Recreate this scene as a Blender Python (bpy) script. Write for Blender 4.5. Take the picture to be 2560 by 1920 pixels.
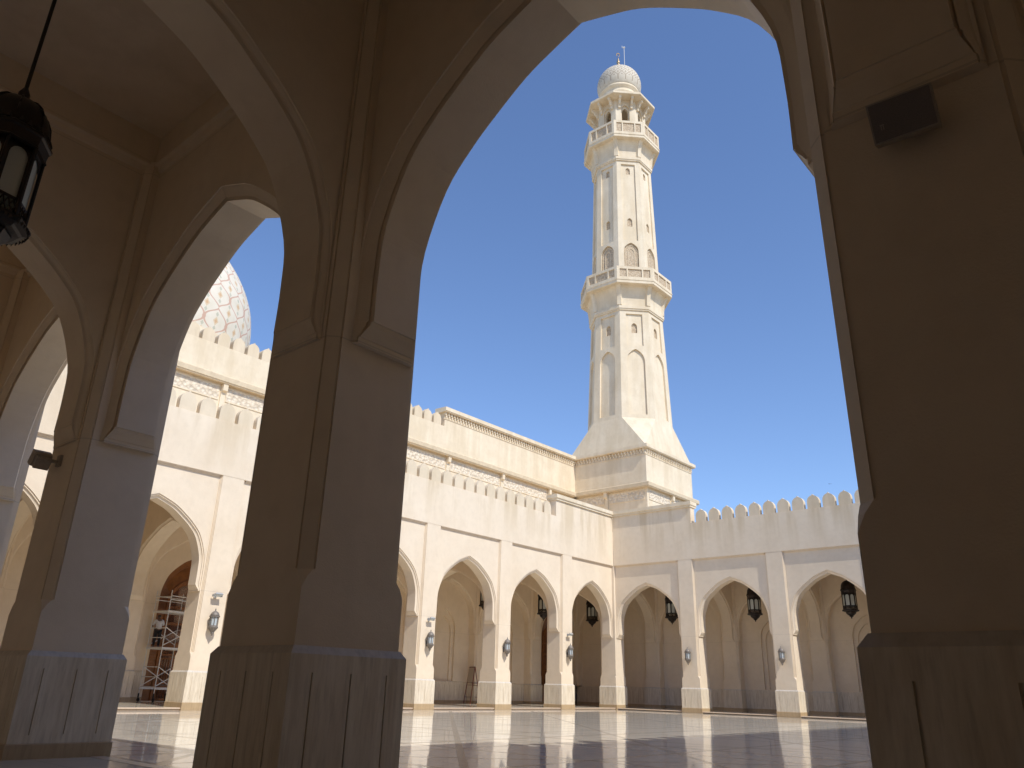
import bpy, math, random
from mathutils import Vector, Matrix
random.seed(7)
for _o in list(bpy.data.objects): bpy.data.objects.remove(_o)
SC = bpy.context.scene
COL = SC.collection
R = math.radians

# ------------------------------------------------------------------ camera
CAM = Vector((35.2205, -53.8237, 1.3286))
yaw, pit, rol = R(40.9323), R(21.4337), R(1.6313)
fwd = Vector((-math.sin(yaw)*math.cos(pit), math.cos(yaw)*math.cos(pit), math.sin(pit)))
rgt = Vector((math.cos(yaw), math.sin(yaw), 0))
upv = rgt.cross(fwd)
Rv = rgt*math.cos(rol) + upv*math.sin(rol)
Uv = upv*math.cos(rol) - rgt*math.sin(rol)
cd = bpy.data.cameras.new('camera'); cam = bpy.data.objects.new('camera', cd); COL.objects.link(cam)
cd.sensor_width = 36; cd.lens = 1934.2972/2560*36; cd.clip_start = .05; cd.clip_end = 3000
M = Matrix.Identity(4)
for i in range(3):
    M[i][0] = Rv[i]; M[i][1] = Uv[i]; M[i][2] = -fwd[i]; M[i][3] = CAM[i]
cam.matrix_world = M
SC.camera = cam

# ------------------------------------------------------------------ sky, sun, exposure
S = Vector((5.15, -1.0, 6.0)).normalized()
el = math.asin(S.z); az = math.atan2(S.x, S.y)
w = bpy.data.worlds.new('World'); SC.world = w; w.use_nodes = True
nt = w.node_tree; nt.nodes.clear()
sky = nt.nodes.new('ShaderNodeTexSky'); sky.sky_type = 'NISHITA'; sky.sun_disc = False
sky.sun_elevation = el; sky.sun_rotation = az
sky.altitude = 0; sky.air_density = 1.0; sky.dust_density = .15; sky.ozone_density = 4.5
bg = nt.nodes.new('ShaderNodeBackground'); bg.inputs[1].default_value = .15
wo = nt.nodes.new('ShaderNodeOutputWorld')
hs = nt.nodes.new('ShaderNodeMix'); hs.data_type = 'RGBA'; hs.blend_type = 'MULTIPLY'; hs.inputs[0].default_value = 1; hs.inputs[7].default_value = (1.04, 1.05, 1.15, 1)
nt.links.new(sky.outputs[0], hs.inputs[6]); nt.links.new(hs.outputs[2], bg.inputs[0]); nt.links.new(bg.outputs[0], wo.inputs[0])
sd = bpy.data.lights.new('sun', 'SUN'); sd.energy = 3.7; sd.angle = R(.45); sd.color = (1, .965, .90)
so = bpy.data.objects.new('sun', sd); COL.objects.link(so)
so.rotation_euler = S.to_track_quat('Z', 'Y').to_euler(); so.location = (30, -50, 80)
SC.view_settings.view_transform = 'Standard'; SC.view_settings.look = 'None'
SC.view_settings.exposure = 0.12; SC.view_settings.gamma = 1
SC.render.resolution_x = 1024; SC.render.resolution_y = 768
SC.render.engine = 'CYCLES'
SC.cycles.max_bounces = 10; SC.cycles.diffuse_bounces = 8; SC.cycles.glossy_bounces = 3
SC.cycles.sample_clamp_indirect = 8

# ------------------------------------------------------------------ materials
def newmat(name):
    m = bpy.data.materials.new(name); m.use_nodes = True
    t = m.node_tree; b = t.nodes['Principled BSDF']
    return m, t, b
class NT:
    def __init__(s, t): s.t = t
    def n(s, typ, **kw):
        x = s.t.nodes.new(typ)
        for k, v in kw.items(): setattr(x, k, v)
        return x
    def l(s, a, b): s.t.links.new(a, b)
    def math(s, op, a, b=None, c=None):
        x = s.n('ShaderNodeMath', operation=op)
        for i, v in enumerate((a, b, c)):
            if v is None: continue
            if isinstance(v, (int, float)): x.inputs[i].default_value = v
            else: s.l(v, x.inputs[i])
        return x.outputs[0]
    def mix(s, f, a, b, blend='MIX'):
        x = s.n('ShaderNodeMix', data_type='RGBA', blend_type=blend)
        if isinstance(f, (int, float)): x.inputs[0].default_value = f
        else: s.l(f, x.inputs[0])
        for i, v in ((6, a), (7, b)):
            if isinstance(v, tuple): x.inputs[i].default_value = (*v, 1) if len(v) == 3 else v
            else: s.l(v, x.inputs[i])
        return x.outputs[2]
    def pos(s): return s.n('ShaderNodeNewGeometry').outputs['Position']
    def noise(s, vec, scale, detail=4, rough=.55, stretch=None):
        if stretch:
            mp = s.n('ShaderNodeMapping'); mp.inputs['Scale'].default_value = stretch
            s.l(vec, mp.inputs[0]); vec = mp.outputs[0]
        x = s.n('ShaderNodeTexNoise'); x.inputs['Scale'].default_value = scale
        x.inputs['Detail'].default_value = detail; x.inputs['Roughness'].default_value = rough
        s.l(vec, x.inputs['Vector']); return x.outputs[0]
    def ramp(s, f, lo, hi):
        x = s.n('ShaderNodeMapRange'); x.inputs[1].default_value = lo; x.inputs[2].default_value = hi
        s.l(f, x.inputs[0]); return x.outputs[0]
    def bump(s, h, strength, dist, b):
        x = s.n('ShaderNodeBump'); x.inputs['Strength'].default_value = strength
        x.inputs['Distance'].default_value = dist; s.l(h, x.inputs['Height'])
        s.l(x.outputs[0], b.inputs['Normal'])

def m_plaster(name, c, c2, joints=True, streak=.65):
    m, t, b = newmat(name); q = NT(t); P = q.pos()
    big = q.noise(P, .55, 5); mid = q.noise(P, 3.1, 6); st = q.noise(P, 1.0, 5, .6, (1.1, 1.1, .12))
    col = q.mix(q.ramp(big, .3, .72), c, c2)
    col = q.mix(q.math('MULTIPLY', q.ramp(mid, .45, .75), .30), col, tuple(v*.86 for v in c2))
    sx = q.n('ShaderNodeSeparateXYZ'); q.l(P, sx.inputs[0])
    hz = q.math('MULTIPLY', q.ramp(sx.outputs[2], 10.6, 13.4), q.ramp(st, .46, .60))
    col = q.mix(q.math('MULTIPLY', hz, streak), col, (c2[0]*.80, c2[1]*.755, c2[2]*.65))
    pale = q.noise(P, .8, 3, .5, (1.6, 1.6, .5))
    col = q.mix(q.math('MULTIPLY', q.ramp(pale, .58, .72), .3), col, tuple(min(1, v*1.08) for v in c))
    if joints:
        j = q.math('LESS_THAN', q.math('ABSOLUTE', q.math('SUBTRACT', sx.outputs[2], 5.2)), .009)
        j2 = q.math('LESS_THAN', q.math('ABSOLUTE', q.math('SUBTRACT', sx.outputs[2], 10.78)), .008)
        col = q.mix(q.math('MULTIPLY', q.math('MAXIMUM', j, j2), .35), col, tuple(v*.5 for v in c2))
    q.l(col, b.inputs['Base Color']); b.inputs['Roughness'].default_value = .85
    fine = q.noise(P, 55, 3, .6)
    q.bump(q.math('ADD', q.math('MULTIPLY', fine, .35), q.math('MULTIPLY', mid, 1.)), .4, .02, b)
    return m
PLA = m_plaster('cream_plaster', (.79, .67, .51), (.73, .605, .445))
PLA_UP = m_plaster('weathered_stone', (.80, .69, .52), (.70, .58, .41), False, .3)

MERM = m_plaster('weathered_merlon_plaster', (.74, .62, .455), (.66, .545, .385), False, .3)
def m_trav(name, c, c2, rough=.75):
    m, t, b = newmat(name); q = NT(t); P = q.pos()
    a = q.noise(P, 3.0, 8, .65, (2.6, 2.6, .33)); a2 = q.noise(P, 9.0, 6, .6, (2.2, 2.2, .25)); a3 = q.noise(P, 1.0, 3)
    col = q.mix(q.ramp(a, .32, .68), c, c2)
    col = q.mix(q.math('MULTIPLY', q.ramp(a2, .5, .72), .5), col, tuple(v*.66 for v in c2))
    col = q.mix(q.math('MULTIPLY', q.ramp(a3, .4, .7), .25), col, tuple(v*.8 for v in c))
    q.l(col, b.inputs['Base Color']); b.inputs['Roughness'].default_value = rough
    q.bump(a2, .12, .01, b); return m
TRAV = m_trav('travertine', (.80, .71, .56), (.60, .50, .36))
SKIRT = m_trav('beige_skirting_stone', (.50, .37, .22), (.42, .30, .17), .35)

def m_simple(name, c, rough=.6, metal=0, nz=0, scale=20, c2=None):
    m, t, b = newmat(name); q = NT(t)
    b.inputs['Roughness'].default_value = rough; b.inputs['Metallic'].default_value = metal
    n = q.noise(q.n('ShaderNodeTexCoord').outputs['Object'], scale, 4)
    q.l(q.mix(q.ramp(n, .3, .7), c, c2 or tuple(v*.8 for v in c)), b.inputs['Base Color'])
    if nz: q.bump(n, nz, .01, b)
    return m
BAND = m_simple('ochre_stone', (.66, .54, .37), .7, 0, .2, 3, (.56, .45, .30))
LATT = None
DARK = m_simple('dark_bronze', (.045, .035, .03), .45, .6, .2, 30)
WEATH = m_simple('weathered_bronze', (.27, .235, .20), .6, .35, .2, 40, (.18, .16, .14))
WHITEM = m_simple('white_painted_steel', (.72, .70, .66), .45)
GREYM = m_simple('grey_painted_metal', (.42, .42, .41), .5)
BLACK = m_simple('black_rubber', (.02, .02, .02), .6)
SPK = m_simple('charcoal_speaker_cloth', (.22, .19, .175), .8, 0, .3, 120)
SPKF = m_simple('grey_speaker_case', (.42, .36, .29), .5)
REDW = m_simple('mahogany', (.18, .05, .03), .4, 0, .1, 8)
PAPER = m_simple('cream_board', (.5, .42, .34), .8)
SKIN = m_simple('skin', (.18, .10, .07), .6)
HAIR = m_simple('black_hair', (.012, .01, .01), .6)
SHIRT = m_simple('white_cotton', (.66, .65, .66), .9, 0, .3, 9)
TROUS = m_simple('black_cotton', (.013, .013, .016), .9, 0, .3, 9)
GOLD = m_simple('aged_brass', (.55, .40, .24), .35, .8)
CAPM = m_trav('pale_marble', (.68, .62, .53), (.56, .50, .42), .6)

def m_glass(name, c):
    m, t, b = newmat(name); q = NT(t)
    b.inputs['Base Color'].default_value = (*c, 1); b.inputs['Roughness'].default_value = .35
    b.inputs['Transmission Weight'].default_value = .25; b.inputs['IOR'].default_value = 1.2
    n = q.noise(q.n('ShaderNodeTexCoord').outputs['Object'], 12, 3); q.bump(n, .1, .01, b)
    return m
FROST = m_glass('frosted_glass', (.62, .64, .58))
FROST2 = m_glass('pale_blue_glass', (.62, .68, .70))

def m_floor(name, base, dk, wet=.13, pattern=True):
    m, t, b = newmat(name); q = NT(t); P = q.pos()
    sx = q.n('ShaderNodeSeparateXYZ'); q.l(P, sx.inputs[0]); X, Y = sx.outputs[0], sx.outputs[1]
    n = q.noise(P, 1.3, 7, .62); n2 = q.noise(P, 5, 6, .6, (1, .5, 1))
    # a slab-by-slab tone
    fx = q.math('FLOOR', q.math('DIVIDE', X, .9)); fy = q.math('FLOOR', q.math('DIVIDE', Y, .9))
    cb = q.n('ShaderNodeCombineXYZ'); q.l(fx, cb.inputs[0]); q.l(fy, cb.inputs[1])
    wn = q.n('ShaderNodeTexWhiteNoise'); q.l(cb.outputs[0], wn.inputs[0])
    col = q.mix(q.ramp(n, .3, .7), base, tuple(v*.88 for v in base))
    col = q.mix(q.math('MULTIPLY', q.ramp(n2, .55, .7), .22), col, tuple(v*.74 for v in base))
    col = q.mix(q.math('MULTIPLY', wn.outputs[0], .16), col, tuple(v*.72 for v in base))
    def line(v, per, wd, off=0):
        d = q.math('ABSOLUTE', q.math('SUBTRACT', q.math('FRACT', q.math('DIVIDE', q.math('ADD', v, off), per)), .5))
        return q.math('LESS_THAN', q.math('ABSOLUTE', q.math('SUBTRACT', d, .5)), wd/per/2)
    jt = q.math('MAXIMUM', line(X, .9, .028), line(Y, .9, .028))
    col = q.mix(q.math('MULTIPLY', jt, .7), col, tuple(v*.35 for v in base))
    if pattern:
        D1 = q.math('ADD', X, Y); D2 = q.math('SUBTRACT', X, Y)
        bd = q.math('MAXIMUM', line(X, 3.6, .18), line(Y, 3.6, .18))
        dg = q.math('MAXIMUM', line(D1, 7.2, .24, 3.6), line(D2, 7.2, .24))
        bd2 = q.math('MAXIMUM', line(X, 10.8, .30, 1.8), line(Y, 10.8, .30, 1.8))
        k = q.math('MAXIMUM', q.math('MULTIPLY', bd, .62), q.math('MAXIMUM', q.math('MULTIPLY', dg, .66), q.math('MULTIPLY', bd2, .62)))
        col = q.mix(k, col, dk)
    q.l(col, b.inputs['Base Color'])
    rr = q.math('ADD', q.math('MULTIPLY', q.ramp(n2, .3, .7), .04), q.math('ADD', wet, q.math('MULTIPLY', k if pattern else jt, .15))); q.l(rr, b.inputs['Roughness'])
    b.inputs['IOR'].default_value = 1.40
    wv = q.noise(P, 2.2, 2, .5)
    q.bump(q.math('ADD', q.math('MULTIPLY', wv, 1.), q.math('MULTIPLY', jt, -.03)), .025, .03, b)
    return m
FLOOR = m_floor('polished_marble', (.90, .82, .68), (.22, .18, .14), .03)
FLOOR2 = m_floor('arcade_marble', (.74, .67, .54), (.3, .27, .22), .07, False)
NOSE = m_trav('pink_step_stone', (.66, .52, .38), (.58, .45, .33), .3)

def m_wood():
    m, t, b = newmat('carved_teak'); q = NT(t); P = q.n('ShaderNodeTexCoord').outputs['Object']
    a = q.noise(P, 3, 6, .6, (6, 6, .5))
    v = q.n('ShaderNodeTexVoronoi'); v.inputs['Scale'].default_value = 7; q.l(P, v.inputs['Vector'])
    col = q.mix(q.ramp(a, .3, .7), (.30, .105, .03), (.17, .055, .018))
    col = q.mix(q.math('MULTIPLY', q.ramp(v.outputs[0], .25, .55), .55), col, (.07, .02, .008))
    q.l(col, b.inputs['Base Color']); b.inputs['Roughness'].default_value = .38
    q.bump(v.outputs[0], .6, .03, b); return m
WOODC = m_wood()
WOOD = m_simple('teak', (.30, .12, .035), .35, 0, .15, 4, (.20, .075, .022))

def m_frieze():
    m, t, b = newmat('carved_frieze_stone'); q = NT(t); P = q.pos()
    v = q.n('ShaderNodeTexVoronoi'); v.inputs['Scale'].default_value = 4.2; q.l(P, v.inputs['Vector'])
    col = q.mix(q.ramp(v.outputs[0], .2, .7), (.76, .67, .53), (.62, .52, .39))
    q.l(col, b.inputs['Base Color']); b.inputs['Roughness'].default_value = .85
    q.bump(v.outputs[0], .9, .10, b); return m
FRZ = m_frieze()
def m_screen():
    m, t, b = newmat('pierced_stone_screen'); q = NT(t); P = q.n('ShaderNodeTexCoord').outputs['Object']
    v = q.n('ShaderNodeTexVoronoi'); v.inputs['Scale'].default_value = 6; q.l(P, v.inputs['Vector'])
    col = q.mix(q.ramp(v.outputs[0], .2, .6), (.62, .50, .35), (.46, .35, .23))
    q.l(col, b.inputs['Base Color']); b.inputs['Roughness'].default_value = .8
    q.bump(v.outputs[0], .6, .05, b); return m
SCR = m_screen()

def m_domesmall():
    m, t, b = newmat('inlaid_dome_stone'); q = NT(t)
    uv = q.n('ShaderNodeUVMap').outputs[0]; sx = q.n('ShaderNodeSeparateXYZ'); q.l(uv, sx.inputs[0])
    U = q.math('MULTIPLY', sx.outputs[0], 18.); V = q.math('MULTIPLY', sx.outputs[1], 12.)
    def ln(v, wd): return q.math('GREATER_THAN', q.math('ABSOLUTE', q.math('SUBTRACT', q.math('FRACT', v), .5)), .5-wd)
    Vc = q.math('MAXIMUM', q.math('SUBTRACT', V, 2.4), 0.)
    low = q.math('LESS_THAN', V, 2.4)
    vs = q.math('MULTIPLY', Vc, .5)
    diag = q.math('MAXIMUM', ln(q.math('ADD', U, vs), .07), ln(q.math('SUBTRACT', U, vs), .07))
    fu = q.math('ABSOLUTE', q.math('SUBTRACT', q.math('FRACT', q.math('ADD', U, .5)), .5))
    fv = q.math('ABSOLUTE', q.math('SUBTRACT', q.math('FRACT', vs), .5))
    dia = q.math('LESS_THAN', q.math('ADD', q.math('MULTIPLY', fu, 1.7), fv), .22)
    fu2 = q.math('ABSOLUTE', q.math('SUBTRACT', q.math('FRACT', U), .5))
    fv2 = q.math('ABSOLUTE', q.math('SUBTRACT', q.math('FRACT', q.math('ADD', vs, .5)), .5))
    dia2 = q.math('LESS_THAN', q.math('ADD', q.math('MULTIPLY', fu2, 1.7), fv2), .22)
    k = q.math('MAXIMUM', diag, q.math('MULTIPLY', q.math('MAXIMUM', dia, dia2), q.math('SUBTRACT', 1., low)))
    k = q.math('MULTIPLY', k, q.math('GREATER_THAN', V, 1.1))
    n = q.noise(q.pos(), 2.5, 5)
    base = q.mix(q.ramp(n, .3, .7), (.66, .60, .49), (.56, .49, .38))
    q.l(q.mix(q.math('MULTIPLY', k, .75), base, (.33, .25, .17)), b.inputs['Base Color'])
    b.inputs['Roughness'].default_value = .7; return m
DOMS = m_domesmall()
def m_domebig():
    m, t, b = newmat('painted_dome_tiles'); q = NT(t)
    uv = q.n('ShaderNodeUVMap').outputs[0]; sx = q.n('ShaderNodeSeparateXYZ'); q.l(uv, sx.inputs[0])
    U = q.math('MULTIPLY', sx.outputs[0], 24.); V = q.math('MULTIPLY', sx.outputs[1], 7.5)
    # ogee lattice: u = +-(.25+.25cos(2pi v)) with scalloped wobble
    tw = 2*math.pi
    wob = q.math('MULTIPLY', q.math('ABSOLUTE', q.math('SINE', q.math('MULTIPLY', V, tw*1.0))), .09)
    amp = q.math('ADD', q.math('MULTIPLY', q.math('COSINE', q.math('MULTIPLY', V, tw)), .25), .25)
    a = q.math('SUBTRACT', amp, q.math('SUBTRACT', wob, .035))
    fu = q.math('ABSOLUTE', q.math('SUBTRACT', q.math('FRACT', U), .5))
    d1 = q.math('ABSOLUTE', q.math('SUBTRACT', fu, a))
    line = q.math('LESS_THAN', d1, .042)
    V2 = q.math('ADD', V, .0)
    c1 = q.math('ABSOLUTE', q.math('SUBTRACT', q.math('FRACT', V2), .0))
    fv = q.math('ABSOLUTE', q.math('SUBTRACT', q.math('FRACT', q.math('ADD', V, .5)), .5))
    fv2 = q.math('ABSOLUTE', q.math('SUBTRACT', q.math('FRACT', V), .5))
    fu2 = q.math('ABSOLUTE', q.math('SUBTRACT', q.math('FRACT', q.math('ADD', U, .5)), .5))
    def blob(x, y, r): return q.math('LESS_THAN', q.math('ADD', q.math('MULTIPLY', x, 1.35), y), r)
    # cells centred at V integer (fu small) and half integer (fu2 small)
    o = q.math('MAXIMUM', blob(fu, fv, .16), blob(fu2, fv2, .16))
    g = q.math('MAXIMUM', blob(fu, q.math('ABSOLUTE', q.math('SUBTRACT', fv, .25)), .09), blob(fu2, q.math('ABSOLUTE', q.math('SUBTRACT', fv2, .25)), .09))
    inn = q.math('MAXIMUM', blob(fu, fv, .08), blob(fu2, fv2, .08))
    n = q.noise(q.pos(), .9, 5)
    col = q.mix(q.ramp(n, .3, .7), (.74, .68, .57), (.66, .60, .48))
    low = q.math('LESS_THAN', V, 4.4)
    col = q.mix(q.math('MULTIPLY', q.math('MULTIPLY', o, low), .6), col, (.60, .42, .22))
    col = q.mix(q.math('MULTIPLY', q.math('MULTIPLY', inn, low), .6), col, (.55, .30, .15))
    col = q.mix(q.math('MULTIPLY', q.math('MULTIPLY', g, low), .6), col, (.36, .38, .28))
    q.l(q.mix(q.math('MULTIPLY', q.math('MULTIPLY', line, q.math('LESS_THAN', V, 6.5)), .7), col, (.50, .25, .17)), b.inputs['Base Color'])
    b.inputs['Roughness'].default_value = .65; return m
DOMB = m_domebig()

# ------------------------------------------------------------------ helpers
class MB:
    def __init__(s): s.v = []; s.f = []; s.mi = []; s.uv = None
    def add(s, vs, fs, mi=0):
        o = len(s.v); s.v += [tuple(v) for v in vs]
        for f in fs: s.f.append(tuple(i+o for i in f)); s.mi.append(mi)
    def quad(s, a, b, c, d, mi=0): s.add([a, b, c, d], [(0, 1, 2, 3)], mi)
    def box(s, x0, x1, y0, y1, z0, z1, mi=0, M=None):
        vs = [(x, y, z) for z in (z0, z1) for x, y in ((x0, y0), (x1, y0), (x1, y1), (x0, y1))]
        if M: vs = [M @ Vector(v) for v in vs]
        s.add(vs, [(3, 2, 1, 0), (4, 5, 6, 7), (0, 1, 5, 4), (1, 2, 6, 5), (2, 3, 7, 6), (3, 0, 4, 7)], mi)
    def prism(s, poly, z0, z1, mi=0, caps=True):
        n = len(poly); vs = [(x, y, z0) for x, y in poly]+[(x, y, z1) for x, y in poly]
        fs = [(i, (i+1) % n, (i+1) % n+n, i+n) for i in range(n)]
        if caps: fs += [tuple(range(n-1, -1, -1)), tuple(range(n, 2*n))]
        s.add(vs, fs, mi)
    def loft(s, loops, mi=0, caps=True, closed=True):
        n = len(loops[0]); vs = [p for l in loops for p in l]; fs = []
        for k in range(len(loops)-1):
            for i in range(n if closed else n-1):
                j = (i+1) % n; fs.append((k*n+i, k*n+j, (k+1)*n+j, (k+1)*n+i))
        if caps: fs += [tuple(range(n-1, -1, -1)), tuple((len(loops)-1)*n+i for i in range(n))]
        s.add(vs, fs, mi)
    def ring(s, prof, n=24, c=(0, 0), mi=0, rot=0, caps=True, apo=False):
        k = 1/math.cos(math.pi/n) if apo else 1
        s.loft([[(c[0]+r*k*math.cos(rot+2*math.pi*i/n), c[1]+r*k*math.sin(rot+2*math.pi*i/n), z) for i in range(n)] for r, z in prof], mi, caps)
    def tube(s, a, b, r, n=8, mi=0, r2=None):
        a = Vector(a); b = Vector(b); d = (b-a).normalized(); u = d.orthogonal().normalized(); v = d.cross(u)
        r2 = r if r2 is None else r2
        s.loft([[a+(u*math.cos(t)+v*math.sin(t))*r for t in [2*math.pi*i/n for i in range(n)]],
                [b+(u*math.cos(t)+v*math.sin(t))*r2 for t in [2*math.pi*i/n for i in range(n)]]], mi)
    def mesh(s, name, mats, smooth=False):
        me = bpy.data.meshes.new(name); me.from_pydata(s.v, [], s.f)
        for m in (mats if isinstance(mats, (list, tuple)) else [mats]): me.materials.append(m)
        me.polygons.foreach_set('material_index', s.mi)
        me.polygons.foreach_set('use_smooth', [smooth]*len(s.f)); me.update(); me.validate()
        bm = bmesh.new(); bm.from_mesh(me); bmesh.ops.remove_doubles(bm, verts=bm.verts, dist=1e-5)
        bmesh.ops.recalc_face_normals(bm, faces=bm.faces); bm.to_mesh(me); bm.free()
        return me
import bmesh
I4 = Matrix.Identity(4)
def put(name, me, parent=None, mat=I4, kind=None, label=None, cat=None, group=None):
    o = bpy.data.objects.new(name, me); COL.objects.link(o)
    if parent: o.parent = parent
    o.matrix_local = mat
    if kind: o['kind'] = kind
    if label: o['label'] = label
    if cat: o['category'] = cat
    if group: o['group'] = group
    return o
def thing(name, label, cat, loc=(0, 0, 0), rz=0, group=None):
    return put(name, None, None, Matrix.Translation(loc) @ Matrix.Rotation(rz, 4, 'Z'), None, label, cat, group)
def copy_tree(o, parent=None, label=None, mat=None):
    c = o.copy(); COL.objects.link(c); c.parent = parent
    if label: c['label'] = label
    if mat is not None: c.matrix_local = mat
    for ch in list(o.children): copy_tree(ch, c)
    return c
def TR(x, y, z=0, rz=0): return Matrix.Translation((x, y, z)) @ Matrix.Rotation(rz, 4, 'Z')

# ------------------------------------------------------------------ arches
ZB, ZBK, ZAP, ZP, ZC, ZW, ZM = 5.5, 5.18, 9.24, 10.76, 11.72, 13.5, 1.02
HB = 2.78
CP = [(2.78, 5.5), (2.78, 6.15), (2.715, 6.85), (2.36, 7.70), (1.93, 8.17), (1.48, 8.52), (.93, 8.88), (.45, 9.08), (0, 9.24)]
def catmull(p, n=4):
    out = []
    for i in range(len(p)-1):
        a = p[max(i-1, 0)]; b = p[i]; c = p[i+1]; d = p[min(i+2, len(p)-1)]
        for k in range(n):
            t = k/n
            out.append(tuple(.5*((2*b[j])+(-a[j]+c[j])*t+(2*a[j]-5*b[j]+4*c[j]-d[j])*t*t+(-a[j]+3*b[j]-3*c[j]+d[j])*t**3) for j in (0, 1)))
    out.append(p[-1]); return out
HALF = catmull(CP)
def curve(h, off=0., zap=None, zsp=None):
    """pointed arch, half width h, springing first; offset outwards by off"""
    pts = []
    for u, z in HALF:
        uu = u*h/HB; zz = z
        if zap is not None: zz = zsp+(z-5.5)*(zap-zsp)/(9.24-5.5)
        pts.append((uu, zz))
    res = []
    for i, p in enumerate(pts):
        a = pts[max(i-1, 0)]; b = pts[min(i+1, len(pts)-1)]
        t = Vector((b[0]-a[0], b[1]-a[1])).normalized(); n = Vector((t[1], -t[0]))
        if i == len(pts)-1:
            res.append((0, p[1]+off*1.06))
        else: res.append((p[0]+n[0]*off, p[1]+n[1]*off))
    return res
def full(h, off=0, zap=None, zsp=None):
    c = curve(h, off, zap, zsp); return c+[(-u, z) for u, z in reversed(c[:-1])]

def arch_wall(h, edge, dA, dB, rf, rb, ztopA, ztopB):
    """local: u along x, depth along y, z up. dA front spandrel plane, dB back spandrel plane;
    rf / rb ring profiles [(offset, depth from plane)] from plane to intrados; edge = pier core face"""
    m = MB(); hj = edge
    proA = [(o, dA+d) for o, d in rf]; proB = [(o, dB-d) for o, d in rb]
    sec = proA+list(reversed(proB))
    curves = [full(h, o, 9.10, 5.5) for o, d in sec]
    for k in range(len(sec)-1):
        c0, c1 = curves[k], curves[k+1]
        for i in range(len(c0)-1):
            m.quad((c0[i][0], sec[k][1], c0[i][1]), (c0[i+1][0], sec[k][1], c0[i+1][1]),
                   (c1[i+1][0], sec[k+1][1], c1[i+1][1]), (c1[i][0], sec[k+1][1], c1[i][1]))
    for (c, d, zt) in ((curves[0], dA, ztopA), (curves[-1], dB, ztopB)):
        for i in range(len(c)-1):
            if abs(c[i][0]-c[i+1][0]) < 1e-4 and c[i][1] < 6.2 and False: continue
            m.quad((c[i][0], d, c[i][1]), (c[i+1][0], d, c[i+1][1]), (c[i+1][0], d, zt), (c[i][0], d, zt))
        for sgn in (1, -1):
            u = c[0][0]
            if hj > u+.001:
                m.quad((sgn*u, d, ZBK), (sgn*hj, d, ZBK), (sgn*hj, d, zt), (sgn*u, d, zt))
            m.quad((sgn*u, d, ZBK), (sgn*u, d, ZBK), (sgn*u, d, ZB), (sgn*u, d, ZB)) if False else None
    # brackets
    for sgn in (1, -1):
        loops = []
        for z, s in ((ZB, 0), (ZB-.03, 0), (ZB-.04, .0), (ZB-.045, .10), (ZB-.10, .16), (ZB-.17, .38), (ZB-.24, .56), (ZB-.245, .64), (ZBK, .66), (ZBK-.002, 1.)):
            lp = []
            for (o, d), dd in zip(sec, [dA]*len(proA)+[dB]*len(proB)):
                u0 = h+o; u1 = hj-.006
                lp.append((sgn*(u0+(u1-u0)*s if s < 1 else u1), d+(dd-d)*s, z))
            loops.append(lp)
        m.loft(loops, 0, False, False)
        m.quad((sgn*(hj-.006), dA, ZBK), (sgn*(hj-.006), dB, ZBK), (sgn*(hj+.05), dB, ZBK), (sgn*(hj+.05), dA, ZBK))
    return m

def grooved_block(m, h, z0, z1, g0, g1, us, gw=.014, gd=.022, hy=None):
    """square block side faces with vertical slots"""
    hy = hy or h
    for k in range(4):
        M = Matrix.Rotation(k*math.pi/2, 4, 'Z')
        hh = h; 
        def P(u, d, z): return M @ Vector((u, -hh+d, z))
        xs = [-hh]
        for u in us: xs += [u-gw, u+gw]
        xs.append(hh)
        for i in range(len(xs)-1):
            a, b = xs[i], xs[i+1]
            if i % 2 == 0: m.quad(P(a, 0, z0), P(b, 0, z0), P(b, 0, z1), P(a, 0, z1))
            else:
                m.quad(P(a, 0, z0), P(b, 0, z0), P(b, 0, g0), P(a, 0, g0)); m.quad(P(a, 0, g1), P(b, 0, g1), P(b, 0, z1), P(a, 0, z1))
                m.quad(P(a, gd, g0), P(b, gd, g0), P(b, gd, g1), P(a, gd, g1))
                m.quad(P(a, 0, g0), P(a, gd, g0), P(a, gd, g1), P(a, 0, g1)); m.quad(P(b, gd, g0), P(b, 0, g0), P(b, 0, g1), P(b, gd, g1))
                m.quad(P(a, 0, g0), P(b, 0, g0), P(b, gd, g0), P(a, gd, g0)); m.quad(P(a, gd, g1), P(b, gd, g1), P(b, 0, g1), P(a, 0, g1))

HC = .71   # core half
def sq(h, z): return [(-h, -h, z), (h, -h, z), (h, h, z), (-h, h, z)]
def core_poly(front, court=0):
    c, g = .10, .022
    def corner(sx, sy):  # chamfer strip with small grooves, going ccw order handled by caller
        return [(HC-c-.05, HC), (HC-c-.05, HC-g), (HC-c-.02, HC-g), (HC-c-.02, HC-.004), (HC-.004, HC-c-.02), (HC-g, HC-c-.02), (HC-g, HC-c-.05), (HC, HC-c-.05)]
    tl = corner(1, 1)
    back_r = [(x, y) for x, y in reversed(tl)]         # (+x,+y) ccw: from +x side to +y side
    back_l = [(-x, y) for x, y in tl]                   # (-x,+y)
    if front:
        fr = [(-HC, -.56), (-.655, -.56), (-.655, -.61), (-.62, -.61), (-.62, -.66), (-.585, -.66), (-.585, -.71),
              (.585, -.71), (.585, -.66), (.62, -.66), (.62, -.61), (.655, -.61), (.655, -.56), (HC, -.56)]
        return fr+back_r+back_l
    else:
        fr = [(-x, -y) for x, y in tl][::-1]; fr = [(-x, -y) for x, y in reversed(tl)]; fr2 = [(x, -y) for x, y in tl]
        k = HC+.005
        if court < 0: fr = [(-k, -k)]
        if court > 0: fr2 = [(k, -k)]
        return fr+fr2+back_r+back_l
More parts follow.
